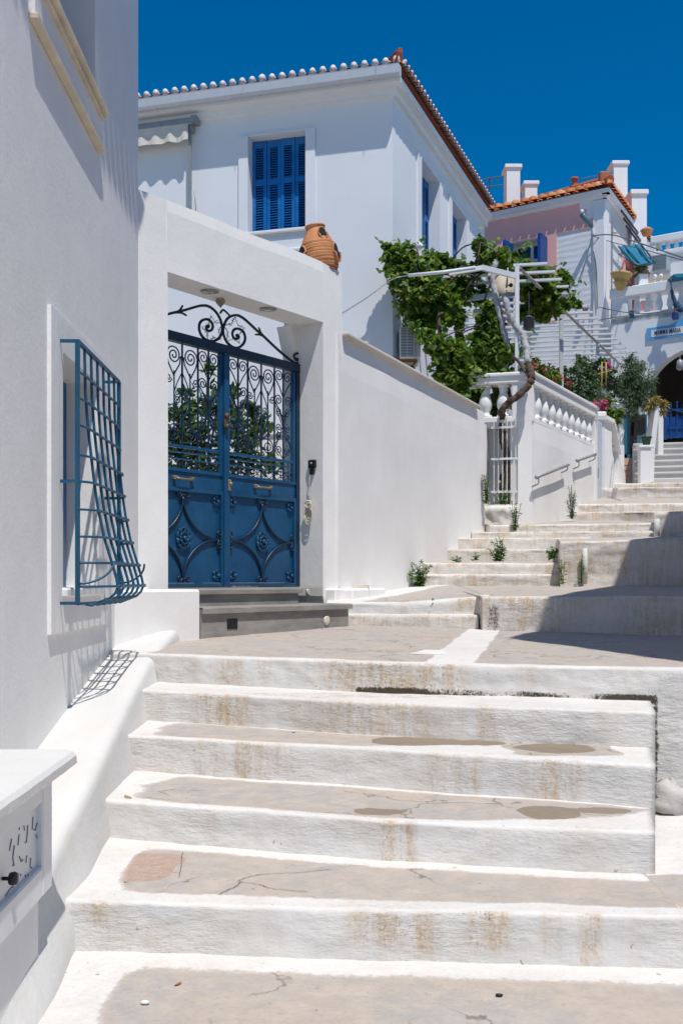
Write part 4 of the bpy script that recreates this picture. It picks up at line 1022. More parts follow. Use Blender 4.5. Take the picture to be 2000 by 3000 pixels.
# ------------------------------------------------------------------ main white house
HC = V((.85, 17.0))
HF = Frame(HC, (-.963, .27), (-.27, -.963))
HS = Frame(HC, (.3566, .934), (.93, -.36))
ZE = 8.24
house = thing('house', (HC.x, HC.y, -1), 'large white house with blue louvred shutters and a tiled roof, behind the entrance wall', 'house')
fx0, fx1 = HF.t(896), HF.t(728)
zf0, zf1 = HF.tz(896, 671)[1]-.0, HF.tz(728, 403)[1]
zf0 = HF.tz(896, 668)[1]
LF, LS = 9.5, HS.t(1418)
mb = MB(); holed(mb, HF, 0, LF, -1.5, ZE, [(fx0, fx1, zf0, zf1, .34)])
s1 = (HS.t(1230), HS.t(1283)); s2 = (HS.t(1320), HS.t(1362)); zs1 = HS.tz(1230, 463)[1]; zs0 = zf0
holed(mb, HS, 0, LS, -1.5, ZE, [(s1[0], s1[1], zs0, zs1, .34), (s2[0], s2[1], zs0, zs1, .34)])
p2 = HS.w(LS, 0, 0)
mb.add([HS.w(LS, 0, -1.5), HS.w(LS, 0, ZE), HS.w(LS, 0, ZE)+(HF.w(LF, 0, 0)-HF.w(0, 0, 0)), HS.w(LS, 0, -1.5)+(HF.w(LF, 0, 0)-HF.w(0, 0, 0))], [(0, 1, 2, 3)])
hw_ = mb.build('wall', M['house'], house, normals=False)
# window surrounds, shutters
def surround(fr, a, b, z0, z1, bw, o=.035):
    mb = MB()
    mb.box(a-bw, a, 0, o, z0-.12, z1+bw*.0, fr) ; mb.box(b, b+bw, 0, o, z0-.12, z1, fr)
    mb.box(a-bw, b+bw, 0, o, z1, z1+.001 if False else z1+.02, fr)
    mb.box(a-bw, b+bw, 0, o, z0-.34, z0-.12, fr)
    w_ = mb.build('window', M['house'], house)
    mb = MB(); mb.bbox(a-.04, b+.04, -.3, .085, z0-.05, z0, fr, .01); mb.bbox(a-bw-.03, b+bw+.03, .0, .085, z0-.39, z0-.34, fr, .01); mb.build('sill', M['trimw'], w_)
    return w_
def shutters(fr, a, b, z0, z1, dep, w_, n=4):
    pw = (b-a)/n
    for i in range(n):
        x0 = a+i*pw; mb = MB(); o = -dep+(.012 if i % 2 else 0)
        x1 = x0+pw-.006; st = .055
        mb.box(x0, x0+st, o-.035, o, z0+.01, z1-.01, fr); mb.box(x1-st, x1, o-.035, o, z0+.01, z1-.01, fr)
        zm = lerp(z0, z1, .56)
        for (za, zb__) in ((z0+.01, z0+.09), (zm-.05, zm+.05), (z1-.13, z1-.01)): mb.box(x0+st, x1-st, o-.035, o-.002, za, zb__, fr)
        for (za, zb__) in ((z0+.09, zm-.05), (zm+.05, z1-.13)):
            k = int((zb__-za)/.042)
            for j in range(k):
                z = za+(j+.5)*(zb__-za)/k
                mb.add([fr.w(x0+st, o-.034, z+.016), fr.w(x1-st, o-.034, z+.016), fr.w(x1-st, o-.004, z-.012), fr.w(x0+st, o-.004, z-.012), fr.w(x0+st, o-.034, z+.022), fr.w(x1-st, o-.034, z+.022), fr.w(x1-st, o-.002, z-.006), fr.w(x0+st, o-.002, z-.006)], [(0, 1, 2, 3), (4, 7, 6, 5), (2, 3, 7, 6), (0, 1, 5, 4), (0, 3, 7, 4), (1, 2, 6, 5)])
        mb.build('shutter', M['shutter'], w_)
    mb = MB(); mb.box(a-.05, b+.05, -dep-.12, -dep-.07, z0-.05, z1+.05, fr); mb.build('pane', M['shutdark'], w_)
w_ = surround(HF, fx0, fx1, zf0, zf1, .17); shutters(HF, fx0, fx1, zf0, zf1, .2, w_)
w_ = surround(HS, s1[0], s1[1], zs0, zs1, .22); shutters(HS, s1[0], s1[1], zs0, zs1, .2, w_)
w_ = surround(HS, s2[0], s2[1], zs0, zs1, .22); shutters(HS, s2[0], s2[1], zs0, zs1, .2, w_)
# corner of the eaves: soffit, gutter, roof
OF, OS = .24, .20
def cornr(o1, o2):  # corner point with front offset o1 and side offset o2
    n1_, n2_ = HF.n, HS.n
    A_ = Matrix(((n1_.x, n1_.y), (n2_.x, n2_.y))); rhs = Vector((o1, o2)); return HC+A_.inverted() @ rhs
def eave(mb, o1, o2, z0, z1, i1=0, i2=0):
    """L shaped band between inner (i) and outer (o) offsets"""
    A1, B1 = cornr(o1, o2), cornr(i1, i2)
    e1 = HF.d*(LF-.0); e2 = HS.d*(LS+.12)
    mb.prism([V((*(B1), z0)), V((*(A1), z0)), V((*(A1+e1), z0)), V((*(B1+e1), z0))], (0, 0, z1-z0))
    mb.prism([V((*(B1), z0)), V((*(A1), z0)), V((*(A1+e2), z0)), V((*(B1+e2), z0))], (0, 0, z1-z0))
mb = MB()
eave(mb, .07, .07, ZE-.2, ZE-.08, -.02, -.02); eave(mb, OF, OS, ZE-.08, ZE+.0, -.02, -.02)
corn = mb.build('cornice', M['house'], house)
mb = MB()   # gutter on the front
A1 = cornr(OF+.11, OS); A0 = cornr(OF, OS)
gp = [(.0, .17), (.0, .02), (.03, -.005), (.09, -.01), (.13, .03), (.14, .16), (.145, .175), (.125, .175), (.12, .16)]
vs = []
for s_ in (0, 1):
    for (o, z) in gp: q = cornr(OF+.005+o, OS+.02)+HF.d*(LF if s_ else 0); vs.append(V((q.x, q.y, ZE-.03+z)))
k = len(gp); mb.add(vs, [(i, i+1, k+i+1, k+i) for i in range(k-1)]+[list(range(k))], False)
q0 = cornr(OF+.005, OS+.02)
for j in range(9):
    for (dt, dw) in ((.0, .02),):
        q = cornr(OF+.15, OS)+HF.d*(.35+j*1.15); mb.tube([V((q.x, q.y, ZE-.04)), V((q.x, q.y, ZE+.15))], .006, 4)
gut = mb.build('gutter', simple('grey_white_gutter', (.5, .53, .58), .45, 0, .05, .1), house)
for j in range(7):
    mb = MB(); q = cornr(OF+.06, OS)+HF.d*(.5+j*1.9); mb.lathe(V((q.x, q.y, ZE-.04)), [(.02, 0), (.02, .03)], 8)
    mb.build('gutter_bracket', M['grey'], gut)
# roof: hip planes with barrel tiles
ZR = ZE+.155; slope = .30
def tilerow(mb, base, up, wid, L, zr, cap=True, n=3):
    """barrel tile column: base point (2D) at the eave, up direction 2D"""
    side = Vector((up.y, -up.x)); seg = 6
    for j in range(n):
        a0 = j*L/n; a1 = (j+1.15)*L/n
        vs = []
        for (a, hh, rr_) in ((a0, 0.035, wid*.5), (a1, 0.0, wid*.42)):
            for k in range(seg+1):
                th = math.pi*k/seg; q = base+up*a+side*(math.cos(th)*rr_); vs.append(V((q.x, q.y, zr+slope*a+hh+math.sin(th)*rr_*1.0)))
        mb.add(vs, [(k, k+1, seg+2+k, seg+1+k) for k in range(seg)], True)
roof = MB(); caps = MB(); pans = MB()
nF, nS = HF.n, HS.n
def eaverow(fr, n_, L, o1, o2, pitch, length, skip=0):
    upd = -n_
    t = pitch*.5
    while t < L:
        q = cornr(o1, o2)+fr.d*t; ln = length
        lim = t*1.0
        ln = min(length, max(.3, lim)); nn = max(1, int(ln/.4))
        roof.mi = 0; tilerow(roof, q, upd, pitch*.62, ln, ZR, n=nn)
        # mortar end
        side = Vector((upd.y, -upd.x)); pr = pitch*(.34 if n_ is nF else .27); q2 = q-upd*.03; seg = 8
        vs = []
        for dd in (0, .07):
            for k in range(seg+1):
                th = math.pi*k/seg; p = q2+upd*dd+side*(math.cos(th)*(pr+.004)); vs.append(V((p.x, p.y, ZR+.03+math.sin(th)*(pr+.006)*1.1)))
        c = len(vs); vs.append(V((q2.x, q2.y, ZR+.0)))
        caps.add(vs, [(k, k+1, seg+2+k, seg+1+k) for k in range(seg)]+[tuple(range(seg+1))]+[(0, seg, c)], False)
        jt = .8+.3*abs(N1(t*7.7, 1)); bc = V((q2.x-upd.x*.004, q2.y-upd.y*.004, ZR+.078+.012*N1(t*5.1, 3))); caps.lathe(bc-V((upd.x, upd.y, 0))*.01, [(pr*jt*(1.0 if n_ is nF else .66), 0), (pr*jt*(1.0 if n_ is nF else .66), .05)], 10, axis=(upd.x, upd.y, 0))
        # pan tile below, between barrels
        q3 = q+fr.d*(pitch*.5)-upd*.05; vs = []
        for a in (0, ln):
            for k in range(5):
                th = math.pi+math.pi*k/4; p = q3+upd*a+side*(math.cos(th)*pitch*.36); vs.append(V((p.x, p.y, ZR+.07+slope*a+math.sin(th)*pitch*.22)))
        pans.add(vs, [(k, k+1, 6+k, 5+k) for k in range(4)], True)
        t += pitch
eaverow(HF, nF, LF, OF+.06, OS+.05, .178, 2.2)
eaverow(HS, nS, LS+.15, OF+.06, OS+.05, .185, 2.0)
rf = MB(); c0 = cornr(OF, OS); eF = c0+HF.d*LF; eS = c0+HS.d*(LS+.1); ctr = c0+(HF.d+HS.d)*3.2
zc = ZR+slope*3.0
rf.add([V((*c0, ZR-.02)), V((*eF, ZR-.02)), V((*(eF-HF.n*3.0), zc)), V((*ctr, zc)), V((*eS, ZR-.02)), V((*(eS-HS.n*3.0), zc))], [(0, 1, 2, 3), (0, 3, 5, 4)])
rf.box(0, .01, 0, .01, 0, .01) if False else None
ro = rf.build('roof', M['tilered'], house, normals=False)
roof.build('roof_tiles', M['tile'], ro); caps.build('tile_end', M['mortar'], ro); pans.build('pan_tiles', M['tilered'], ro)
mb = MB(); cc = cornr(OF+.04, OS+.04); dg = (ctr-c0).normalized()
mb.tube([V((*(c0+dg*.1), ZR+.06)), V((*(c0+dg*3.5), ZR+.1+slope*3.3))], .1, 8)
q = c0-dg*.06
sd = Vector((-dg.y, dg.x))
mb.add([V((*(q+dg*.26), ZR+.02)), V((*(q), ZR+.02)), V((*(q-dg*.02), ZR+.18)), V((*(q-dg*.0), ZR+.27)), V((*(q+dg*.1), ZR+.22)), V((*(q+dg*.3), ZR+.17))]+[V((*(q+dg*.26+sd*.12), ZR+.02)), V((*(q+sd*.12), ZR+.02)), V((*(q-dg*.02+sd*.1), ZR+.18)), V((*(q-dg*.0+sd*.06), ZR+.27)), V((*(q+dg*.1+sd*.1), ZR+.22)), V((*(q+dg*.3+sd*.12), ZR+.17))],
       [(0, 1, 2, 3, 4, 5), (11, 10, 9, 8, 7, 6)]+[(i, (i+1) % 6, 6+(i+1) % 6, 6+i) for i in range(6)])
mb.build('ridge_horn', simple('dark_clay', (.2, .045, .028), .8), ro)
# small lower roof edge behind
mb = MB()
for j in range(10):
    p = HS.w(LS+.02+j*.16, .06, 0); z = 7.55-j*.13
    mb.tube([p+V((0, 0, z)), p+V((-.8, .3, z+.12))], .075, 8)
mb.build('roof_tiles', M['tilered'], ro)
mb = MB(); mb.prism([HS.w(LS+.0, -.05, 0)+V((0, 0, 0)), HS.w(LS+.0, -.05, 7.5), HS.w(LS+1.6, -.05, 6.2), HS.w(LS+1.6, -.05, 0)], -V((HS.n.x, HS.n.y, 0))*2); mb.build('rear_wing', M['house'], house)
# awning on the front
aw = thing('awning', HF.pt(480, 420, .1), 'cream roll-up awning with scalloped edge and slim pole on the house front, at the left', 'awning')
A0t = HF.t(566, .12); Zb = HF.tz(566, 352, .12)[1]; LA = HF.t(380, .12)-A0t+1.2
mb = MB(); mb.bbox(A0t, A0t+LA, .02, .2, Zb-.09, Zb+.03, HF, .02); mb.box(A0t-.09, A0t+.02, .0, .2, Zb-.06, Zb+.05, HF); mb.build('casing', M['grey'], aw)
mb = MB(); vs = []; fs = []; n = 120
for i in range(n+1):
    t = A0t+.06+LA*.98*i/n; o = .2+.018*math.sin(i*.45)+.01*N1(i*.21); zt3 = Zb-.12; zb3 = Zb-.36-.028*abs(math.sin(i*.16))*1.0
    vs += [HF.w(t, .2, zt3+.04), HF.w(t, o, (zt3+zb3)/2), HF.w(t, o+.012, zb3)]
for i in range(n): fs += [(3*i, 3*i+1, 3*i+4, 3*i+3), (3*i+1, 3*i+2, 3*i+5, 3*i+4)]
mb.add(vs, fs, True); mb.build('valance', M['canvas'], aw, normals=False)
tp = HF.t(559, .1); mb = MB(); mb.box(tp-.022, tp+.022, .1, .14, HF.tz(559, 640, .1)[1]-.6, Zb-.05, HF); mb.box(tp-.05, tp+.05, .03, .15, Zb-.2, Zb-.04, HF); mb.build('pole', M['grey'], aw)
mb = MB(); q = HF.tz(566, 600, .15); mb.tube([HF.w(q[0]-.02, .15, q[1]+.25), HF.w(q[0]-.05, .14, q[1]-.1)], .008, 5); mb.build('crank_handle', M['grey'], aw)
# wall lamp between the vines
lp = thing('wall_lamp', HS.pt(1226, 722, .1), 'small white wall lamp on the house side above the vine', 'lamp')
mb = MB(); mb.ball(HS.pt(1226, 722, .15), .085, 10, (1, 1, .7)); mb.build('shade', M['trimw'], lp)
mb = MB(); mb.tube(catmull([HS.pt(1222, 745, 0), HS.pt(1220, 735, .1), HS.pt(1225, 722, .15)], 4), .018, 6); mb.build('arm', M['trimw'], lp)
# air conditioner on the house side near the corner
acY = 16.9; a0 = W(1171, 957, acY); a1 = W(1214, 1048, acY)
ac = thing('air_conditioner', (a0.x, acY, a1.z), 'white outdoor air conditioner on a rusty bracket at the corner of the large white house', 'air conditioner')
mb = MB(); mb.bbox(a0.x, a1.x, acY, acY+.85, a1.z, a0.z, None, .015); mb.box(a1.x, a1.x+.1, acY+.04, acY+.85, a1.z+.02, a0.z-.02); mb.build('casing', M['mail'], ac)
mb = MB(); mb.box(a0.x+.012, a1.x-.012, acY-.006, acY+.001, a1.z+.02, a0.z-.03)
bk_ = mb.build('grille_backing', simple('grille_dark', (.05, .08, .1), .6), ac)
mb = MB(); n = 18
for i in range(n): z = lerp(a1.z+.02, a0.z-.035, (i+.5)/n); mb.box(a0.x+.008, a1.x-.008, acY-.016, acY-.006, z-.007, z+.003)
for x in (a0.x+.01, (a0.x+a1.x)/2, a1.x-.01): mb.box(x-.005, x+.005, acY-.018, acY-.006, a1.z+.015, a0.z-.03)
mb.build('grille', M['mail'], ac)
rst = simple('rusty_steel', (.25, .11, .05), .9)
for dy in (.1, .65):
    mb = MB(); mb.box(a0.x-.1, a1.x+.05, acY+dy, acY+dy+.04, a1.z-.05, a1.z-.002); mb.tube([V((a1.x+.05, acY+dy+.02, a1.z-.03)), V((a0.x-.02, acY+dy+.02, a1.z-.3))], .015, 6); mb.build('bracket', rst, ac)
mb = MB(); mb.tube(catmull([V((a0.x+.12, acY+.05, a0.z)), V((a0.x+.1, acY+.03, a0.z+.15)), V((a0.x+.02, acY+.1, a0.z+.3)), V((a0.x-.02, acY+.2, a0.z+.5))], 5), .02, 6); mb.build('hose', M['trimw'], ac)

# ------------------------------------------------------------------ courtyard behind the gate
mb = MB(); p0 = W(628, 1275, 13.5); mb.box(p0.x, p0.x+1.55, 13.5, 13.8, -1, p0.z)
mb.bbox(p0.x-.02, p0.x+1.57, 13.47, 13.83, p0.z, p0.z+.05)
tag(mb.build('courtyard_wall', M['gwall']), 'low white courtyard wall seen through the right leaf of the gate', 'wall')
# ------------------------------------------------------------------ foliage helpers
def leaf5(mb, c, size, nrm, up_, kind='vine'):
    """one leaf: folded lobed blade"""
    n = nrm.normalized(); u = up_-n*up_.dot(n)
    if u.length < 1e-3: u = n.orthogonal()
    u = u.normalized(); s = n.cross(u)
    if kind == 'vine':
        P = [(0, 0), (.42, -.12), (.5, .3), (.3, .42), (.34, .75), (0, 1.0), (-.34, .75), (-.3, .42), (-.5, .3), (-.42, -.12)]
        vs = [c+(s*x+u*(y-.35))*size+n*(-.22*abs(x)+(.06 if y > .7 else 0))*size for x, y in P]
        mb.add(vs, [(0, 1, 2, 3, 4, 5), (0, 5, 6, 7, 8, 9)])
    elif kind == 'oval':
        P = [(0, 0), (.2, .25), (.24, .5), (.14, .8), (0, 1), (-.14, .8), (-.24, .5), (-.2, .25)]
        vs = [c+(s*x+u*y)*size+n*(-.35*abs(x)-.12*y*y)*size for x, y in P]
        mb.add(vs, [(0, 1, 2, 3, 4), (0, 4, 5, 6, 7)])
    else:
        vs = [c, c+(s*.11+u*.45)*size, c+u*size-n*.1*size, c+(-s*.11+u*.45)*size]
        mb.add(vs, [(0, 1, 2, 3)])
def cloud(mb, blobs, n, size, seed, kind='vine', shell=.55, upb=.5, droop=.5, clump=0):
    rr = random.Random(seed); tot = sum(b[3]*b[3] for b in blobs)
    for (x, y, z, r, *q) in blobs:
        sy = q[0] if q else 1.0; m = int(n*r*r/tot); subs = []
        for _ in range(max(3, int(m/14))):
            d = V((rr.gauss(0, 1), rr.gauss(0, 1), rr.gauss(0, 1))).normalized()*(rr.random()**.45)
            subs.append((d, rr.uniform(.12, .42)))
        for i in range(m):
            d0, sr = rr.choice(subs); e = V((rr.gauss(0, 1), rr.gauss(0, 1), rr.gauss(0, 1)))*sr*.6
            d = d0+e
            p = V((x+d.x*r, y+d.y*r*sy, z+d.z*r))
            nr = (d.normalized()*.35+V((rr.uniform(-1, 1), rr.uniform(-1, 1), rr.uniform(-.4, 1))) + V((0, 0, upb*.6)))
            leaf5(mb, p, size*rr.uniform(.55, 1.25), nr, V((rr.uniform(-1, 1), rr.uniform(-1, 1), -droop*1.6)), kind)
def blob(px, py, Y, rpx): p = W(px, py, Y); return (p.x, p.y, p.z, rpx/F*Y)
# citrus tree behind the gate
lt_ = thing('citrus_tree', (-1.7, 12.2, -.05), 'dark green citrus tree in the courtyard, seen through the gate scrollwork', 'tree')
mb = MB(); B = [blob(520, 1230, 12, 60), blob(560, 1300, 12.2, 80), blob(640, 1180, 12.2, 60), blob(610, 1100, 12.3, 26), blob(660, 1270, 12.1, 80), blob(560, 1200, 12.2, 34), blob(720, 1200, 12.4, 36), blob(740, 1270, 12.3, 60), blob(480, 1300, 12, 70), blob(700, 1350, 12.1, 60), blob(765, 1235, 12.4, 26), blob(780, 1360, 12.2, 45), blob(600, 1390, 12, 50), blob(820, 1365, 12.3, 28), blob(690, 1150, 12.3, 30), blob(540, 1150, 12.2, 22)]
cloud(mb, B, 2700, .105, 5, 'oval', droop=-.3); mb.build('crown', M['lemon'], lt_, normals=False)
mb = MB(); b0 = V((-1.7, 12.2, -.05)); mb.tube([b0, V((-1.68, 12.2, .6)), V((-1.6, 12.2, 1.1))], .05, 8)
rr = random.Random(8)
for (x, y, z, r) in B[:12]: mb.tube(catmull([V((-1.66, 12.2, .7)), V(((x-1.66)/2, 12.2, (z+.7)/2+.1)), V((x, y, z+r*.4))], 4), .014, 5)
mb.build('trunk', M['bark'], lt_)
# grape vine: leaves over pergola and terrace corner
vine = thing('grape_vine', W(1478, 1478, 15.62), 'lush green grape vine with net-wrapped trunks climbing over the white pergola', 'vine')
BV = [blob(1135, 730, 16.6, 16), blob(1160, 765, 16.6, 40), blob(1195, 760, 16.8, 34), blob(1215, 800, 16.7, 56), blob(1265, 780, 17, 42), blob(1305, 790, 17, 38), blob(1180, 830, 16.5, 42), blob(1250, 860, 16.5, 60), blob(1215, 900, 16.6, 46), blob(1290, 905, 16.6, 56), blob(1340, 850, 16.8, 44), blob(1345, 790, 17.2, 28), blob(1385, 795, 17.2, 28), blob(1245, 945, 16.6, 34), blob(1390, 860, 17.2, 34), blob(1330, 930, 16.8, 34), blob(1345, 985, 16.8, 18), blob(1190, 725, 16.6, 10),
      blob(1420, 759, 16.6, 29), blob(1405, 714, 16.5, 19), blob(1400, 784, 16.6, 25), blob(1460, 759, 16.8, 31), blob(1500, 764, 17, 26), blob(1540, 789, 17, 29), blob(1590, 814, 17.2, 32), blob(1640, 829, 17.4, 31), blob(1670, 884, 17.4, 17), blob(1690, 894, 17.6, 10), blob(1620, 884, 17.4, 34), blob(1560, 864, 17.3, 38), blob(1590, 919, 17.6, 29), blob(1545, 914, 17.4, 26), blob(1520, 834, 17.4, 22), blob(1640, 904, 17.7, 19),
      blob(1245, 985, 15.9, 22), blob(1275, 1005, 15.9, 30), blob(1310, 1035, 15.9, 40), blob(1350, 1065, 15.9, 44), blob(1390, 1040, 16.1, 44), blob(1430, 1000, 16.2, 44), blob(1425, 950, 16.4, 36), blob(1460, 1045, 16.1, 34), blob(1400, 1085, 16, 36), blob(1340, 1110, 15.9, 40), blob(1300, 1100, 15.95, 26), blob(1440, 1085, 16.1, 26), blob(1345, 1150, 15.9, 28), blob(1500, 1030, 16.2, 22), blob(1440, 900, 16.6, 24), blob(1480, 1080, 16.4, 20), blob(1372, 1185, 16.5, 30), blob(1405, 1160, 16.5, 26), blob(1443, 1190, 16.5, 30), blob(1495, 1180, 16.5, 22), blob(1470, 1150, 16.5, 22)]
mb = MB(); cloud(mb, BV, 18000, .10, 11, 'vine', droop=.45)
rr = random.Random(91)
for (x, y, z, r) in BV:
    for _ in range(3):   # loose shoots sticking out
        d = V((rr.uniform(-1, 1), rr.uniform(-.6, .3), rr.uniform(-.4, 1))).normalized(); c0 = V((x, y, z))+d*r*.8
        for k in range(rr.randint(3, 7)):
            leaf5(mb, c0+d*(.055*k)+V((rr.uniform(-.03, .03), 0, rr.uniform(-.03, .03))), rr.uniform(.05, .1), V((rr.uniform(-1, 1), -.6, rr.uniform(0, 1))), V((rr.uniform(-1, 1), 0, rr.uniform(-1, .5))))
mb.v = mb.v; mb.build('crown', M['vine'], vine, normals=False)
def gnarl(P, seed, a=.018):
    return [p+V((a*N1(i*.55, seed)+a*.6*N1(i*1.4, seed+3), a*N1(i*.5, seed+7), a*.4*N1(i*.8, seed+9))) for i, p in enumerate(P)]
def gr(base, n, seed): return [base*(1+.42*N1(i*.6, seed, 2)+.25*N1(i*1.7, seed, 5)) for i in range(n)]
def px3(L, Y): return [W(x, y, Y+(q[0] if q else 0)) for x, y, *q in L]
mb = MB()
mb.tube(gnarl(catmull(px3([(1474, 1478, .13), (1471, 1420, .13), (1484, 1345, .13), (1466, 1270, .12), (1472, 1222, .1), (1468, 1205, -.12), (1490, 1178, -.25), (1520, 1158, -.3), (1550, 1122, -.32), (1556, 1095, -.28), (1545, 1064, -.12)], 15.75), 9), 4, .03), .07, 9, rr=gr(.052, 90, 1))
mb.build('trunk', M['bark'], vine); mb = MB()
mb.tube(catmull(px3([(1490, 1478, .16), (1492, 1380, .16), (1480, 1320, .15), (1476, 1262, .14)], 15.75), 6), .03, 6)
mb.tube(catmull(px3([(1552, 1110, -.3), (1520, 1062), (1500, 1045)], 15.75), 5), .025, 6)
for k in range(6):
    rr = random.Random(k); x = 1170+k*62; mb.tube(catmull(px3([(x, 880, .9), (x+20, 830, .8), (x+60, 800, .8), (x+100, 815, .8)], 15.75), 4), .016, 5)
mb.tube(catmull(px3([(1290, 1000, .5), (1285, 930, .6), (1290, 860, .8)], 15.75), 4), .035, 6)
mb.build('trunk', M['bark'], vine)
rr = random.Random(55)
for k in range(46):   # woody stems running through the leaves
    a_, b_ = rr.sample(BV, 2)
    if (V(a_[:3])-V(b_[:3])).length < 1.1:
        mb = MB(); mb.tube(catmull([V(a_[:3])+V((0, -a_[3]*.6, 0)), (V(a_[:3])+V(b_[:3]))/2+V((rr.uniform(-.1, .1), -.2, rr.uniform(-.1, .15))), V(b_[:3])+V((0, -b_[3]*.6, 0))], 5), rr.uniform(.006, .013), 5); mb.build('stem', M['bark'], vine)
mb = MB(); mb.tube(gnarl(catmull(px3([(1545, 1066, -.12), (1540, 1020, 0), (1528, 978, .1), (1500, 940, .15), (1486, 900, .15), (1478, 868, .2)], 15.75), 9), 5, .03), .075, 10, rr=gr(.052, 60, 2))
mb.tube(gnarl(catmull(px3([(1475, 1090, .5), (1482, 1030, .4), (1484, 1012, .3), (1470, 950, .25), (1452, 870, .3), (1444, 815, .35), (1452, 765, .4)], 15.75), 9), 6, .03), .075, 10, rr=gr(.047, 60, 3))
mb.build('netting', M['net'], vine)
# weeds
def weed(px, base_py, top_py, Y, wpx, n, label, kind='blade', seed=0, mat='weed', dens=1.0, ls=1.0):
    b = W(px, base_py, Y); H = (base_py-top_py)/F*Y; wd = wpx/F*Y; rr = random.Random(seed)
    root = thing('weed', tuple(b), label, 'weed', 'weeds growing on the steps')
    st = MB(); lf = MB(); ns = max(3, n//9)
    for s_ in range(ns):
        a = rr.uniform(-1, 1); h = H*rr.uniform(.45, 1) if s_ else H
        if s_ == 0: a = rr.uniform(-.2, .2)
        tip = b+V((a*wd*.5, rr.uniform(-.5, .5)*wd*.5, h)); m = b.lerp(tip, .5)+V((rr.uniform(-.1, .1)*wd, 0, h*.1)); P = catmull([b+V((a*wd*.12, 0, 0)), m, tip], 5)
        st.tube(P, .0035, 4)
        for k in range(int(9*dens)+3):
            q = rr.uniform(.08, 1)*(len(P)-1); i = min(len(P)-2, int(q)); p = P[i].lerp(P[i+1], q-i)
            d = V((rr.uniform(-1, 1), rr.uniform(-1, 1), rr.uniform(.2, 1.0)))
            leaf5(lf, p, rr.uniform(.05, .1)*ls*(1 if kind == 'blade' else .75)*(1.25-q/len(P)*.6), V((rr.uniform(-.5, .5), rr.uniform(-.6, .1), 1)), d, 'blade' if kind == 'blade' else 'oval')
    st.build('stem', M['weed'], root); lf.build('leaves', M[mat], root, normals=False)
weed(1230, 1716, 1638, 12.6, 90, 170, 'large leafy weed clump against the foot of the garden wall', 'oval', 1, dens=1.6)
weed(1262, 1832, 1752, 9.95, 36, 40, 'upright weed in front of the small double step on the landing', 'oval', 2)
weed(1337, 1645, 1628, 13.4, 40, 26, 'tiny weed tuft nearest the garden wall on the sloping tread', 'oval', 3)
weed(1394, 1642, 1617, 13.6, 18, 18, 'narrow small weed left of the bushy one on the sloping tread', 'oval', 4)
weed(1460, 1644, 1572, 13.7, 60, 160, 'bushy weed with tall stalks in the middle of the sloping tread', 'oval', 5, dens=1.5)
weed(1615, 1634, 1600, 13.6, 44, 90, 'round compact green weed by the corner of the tall terrace', 'oval', 6, dens=1.8)
weed(1648, 1712, 1638, 12.35, 40, 40, 'spindly weed at the foot of the tall terrace corner', 'oval', 7)
weed(1701, 1711, 1625, 12.3, 22, 40, 'thin upright weed beside the white drainpipe on the tall terrace', 'blade', 8)
weed(1508, 1554, 1450, 15.2, 38, 90, 'tall pale weed between the iron grate and the handrail wall', 'oval', 9)
weed(1674, 1520, 1420, 16.6, 34, 110, 'tall bushy weed at the foot of the wall below the handrail', 'blade', 10, dens=1.7)
weed(1424, 1476, 1388, 15.45, 30, 90, 'leafy weed climbing left of the white iron grate', 'oval', 12, dens=1.5)
weed(1470, 1476, 1430, 15.45, 70, 90, 'weed clump spreading at the bottom of the white iron grate', 'oval', 13)
weed(1990, 2290, 2210, 6.1, 40, 40, 'wispy dry weed by the rock at the right edge', 'blade', 14, mat='dry')
weed(372, 2598, 2588, 4.22, 14, 14, 'tiny green sprig in the corner of the red patch on the lower tread', 'oval', 15, dens=.5, ls=.3)
# ------------------------------------------------------------------ vine terrace
TY = 15.7
TC = V((.1857*TY, TY)); TF = Frame((TC.x, TC.y), (-.963, .27), (-.27, -.963)); TS = Frame((TC.x, TC.y), (.485, .875), (.87, -.48))
zr = TF.tz(1556, 1088)[1]; zb_ = 2.53
terr = thing('terrace_wall', (TC.x, TC.y, .5), 'white terrace wall with stone balustrade and two handrails, beside the upper steps', 'wall')
tN0, tN1 = TF.t(1516), TF.t(1424); tE = TF.t(1330)
mb = MB()
zg0, zg1 = TF.tz(1470, 1478)[1], TF.tz(1470, 1226)[1]
mb.box(0, tN0, -.35, 0, -.5, zb_-.08, TF); mb.box(tN0, tN1, -.9, -.3, -.5, zb_-.08, TF); mb.box(tN1, tE, -.35, 0, -.5, zb_-.08, TF)
mb.box(tN0, tN1, -.3, .02, -.5, zg0, TF); 
mb.box(.02, tE, -.9, -.02, zb_-.16, zb_-.081, TF)
mb.build('front_wall', M['gwall'], terr)
tS1 = TS.t(1745)
mb = MB(); wallstrip(mb, TS, span(-.0, tS1, .2), lambda t: 0.2, lambda t: zb_-.08, .35, 8, .01); mb.build('side_wall', M['gwall'], terr)
# corner pier and end pier
mb = MB(); mb.bbox(-.02, .31, -.4, .0, zb_-.09, zr-.10, TF, .012); mb.bbox(tS1-.12, tS1+.05, -.3, .015, .3, zr-.1, TS, .012); mb.build('pier', M['gwall'], terr)
mb = MB()
mb.bbox(-.06, TF.t(1350), -.36, .05, zr-.06, zr, TF, .015); mb.bbox(-.04, TF.t(1352), -.32, .02, zr-.16, zr-.06, TF, .01); mb.build('rail', M['gwall'], terr)
mb = MB(); mb.bbox(-.06, tS1+.05, -.36, .05, zr-.06, zr, TS, .015); mb.bbox(0.0, tS1+.0, -.32, .02, zr-.2, zr-.06, TS, .01); mb.build('rail', M['gwall'], terr)
mb = MB(); mb.bbox(.3, TF.t(1350), -.3, .01, zb_-.09, zb_-.0, TF, .01); mb.bbox(.1, tS1-.05, -.3, -.01, zb_-.09, zb_-.0, TS, .01); mb.build('base_rail', M['gwall'], terr)
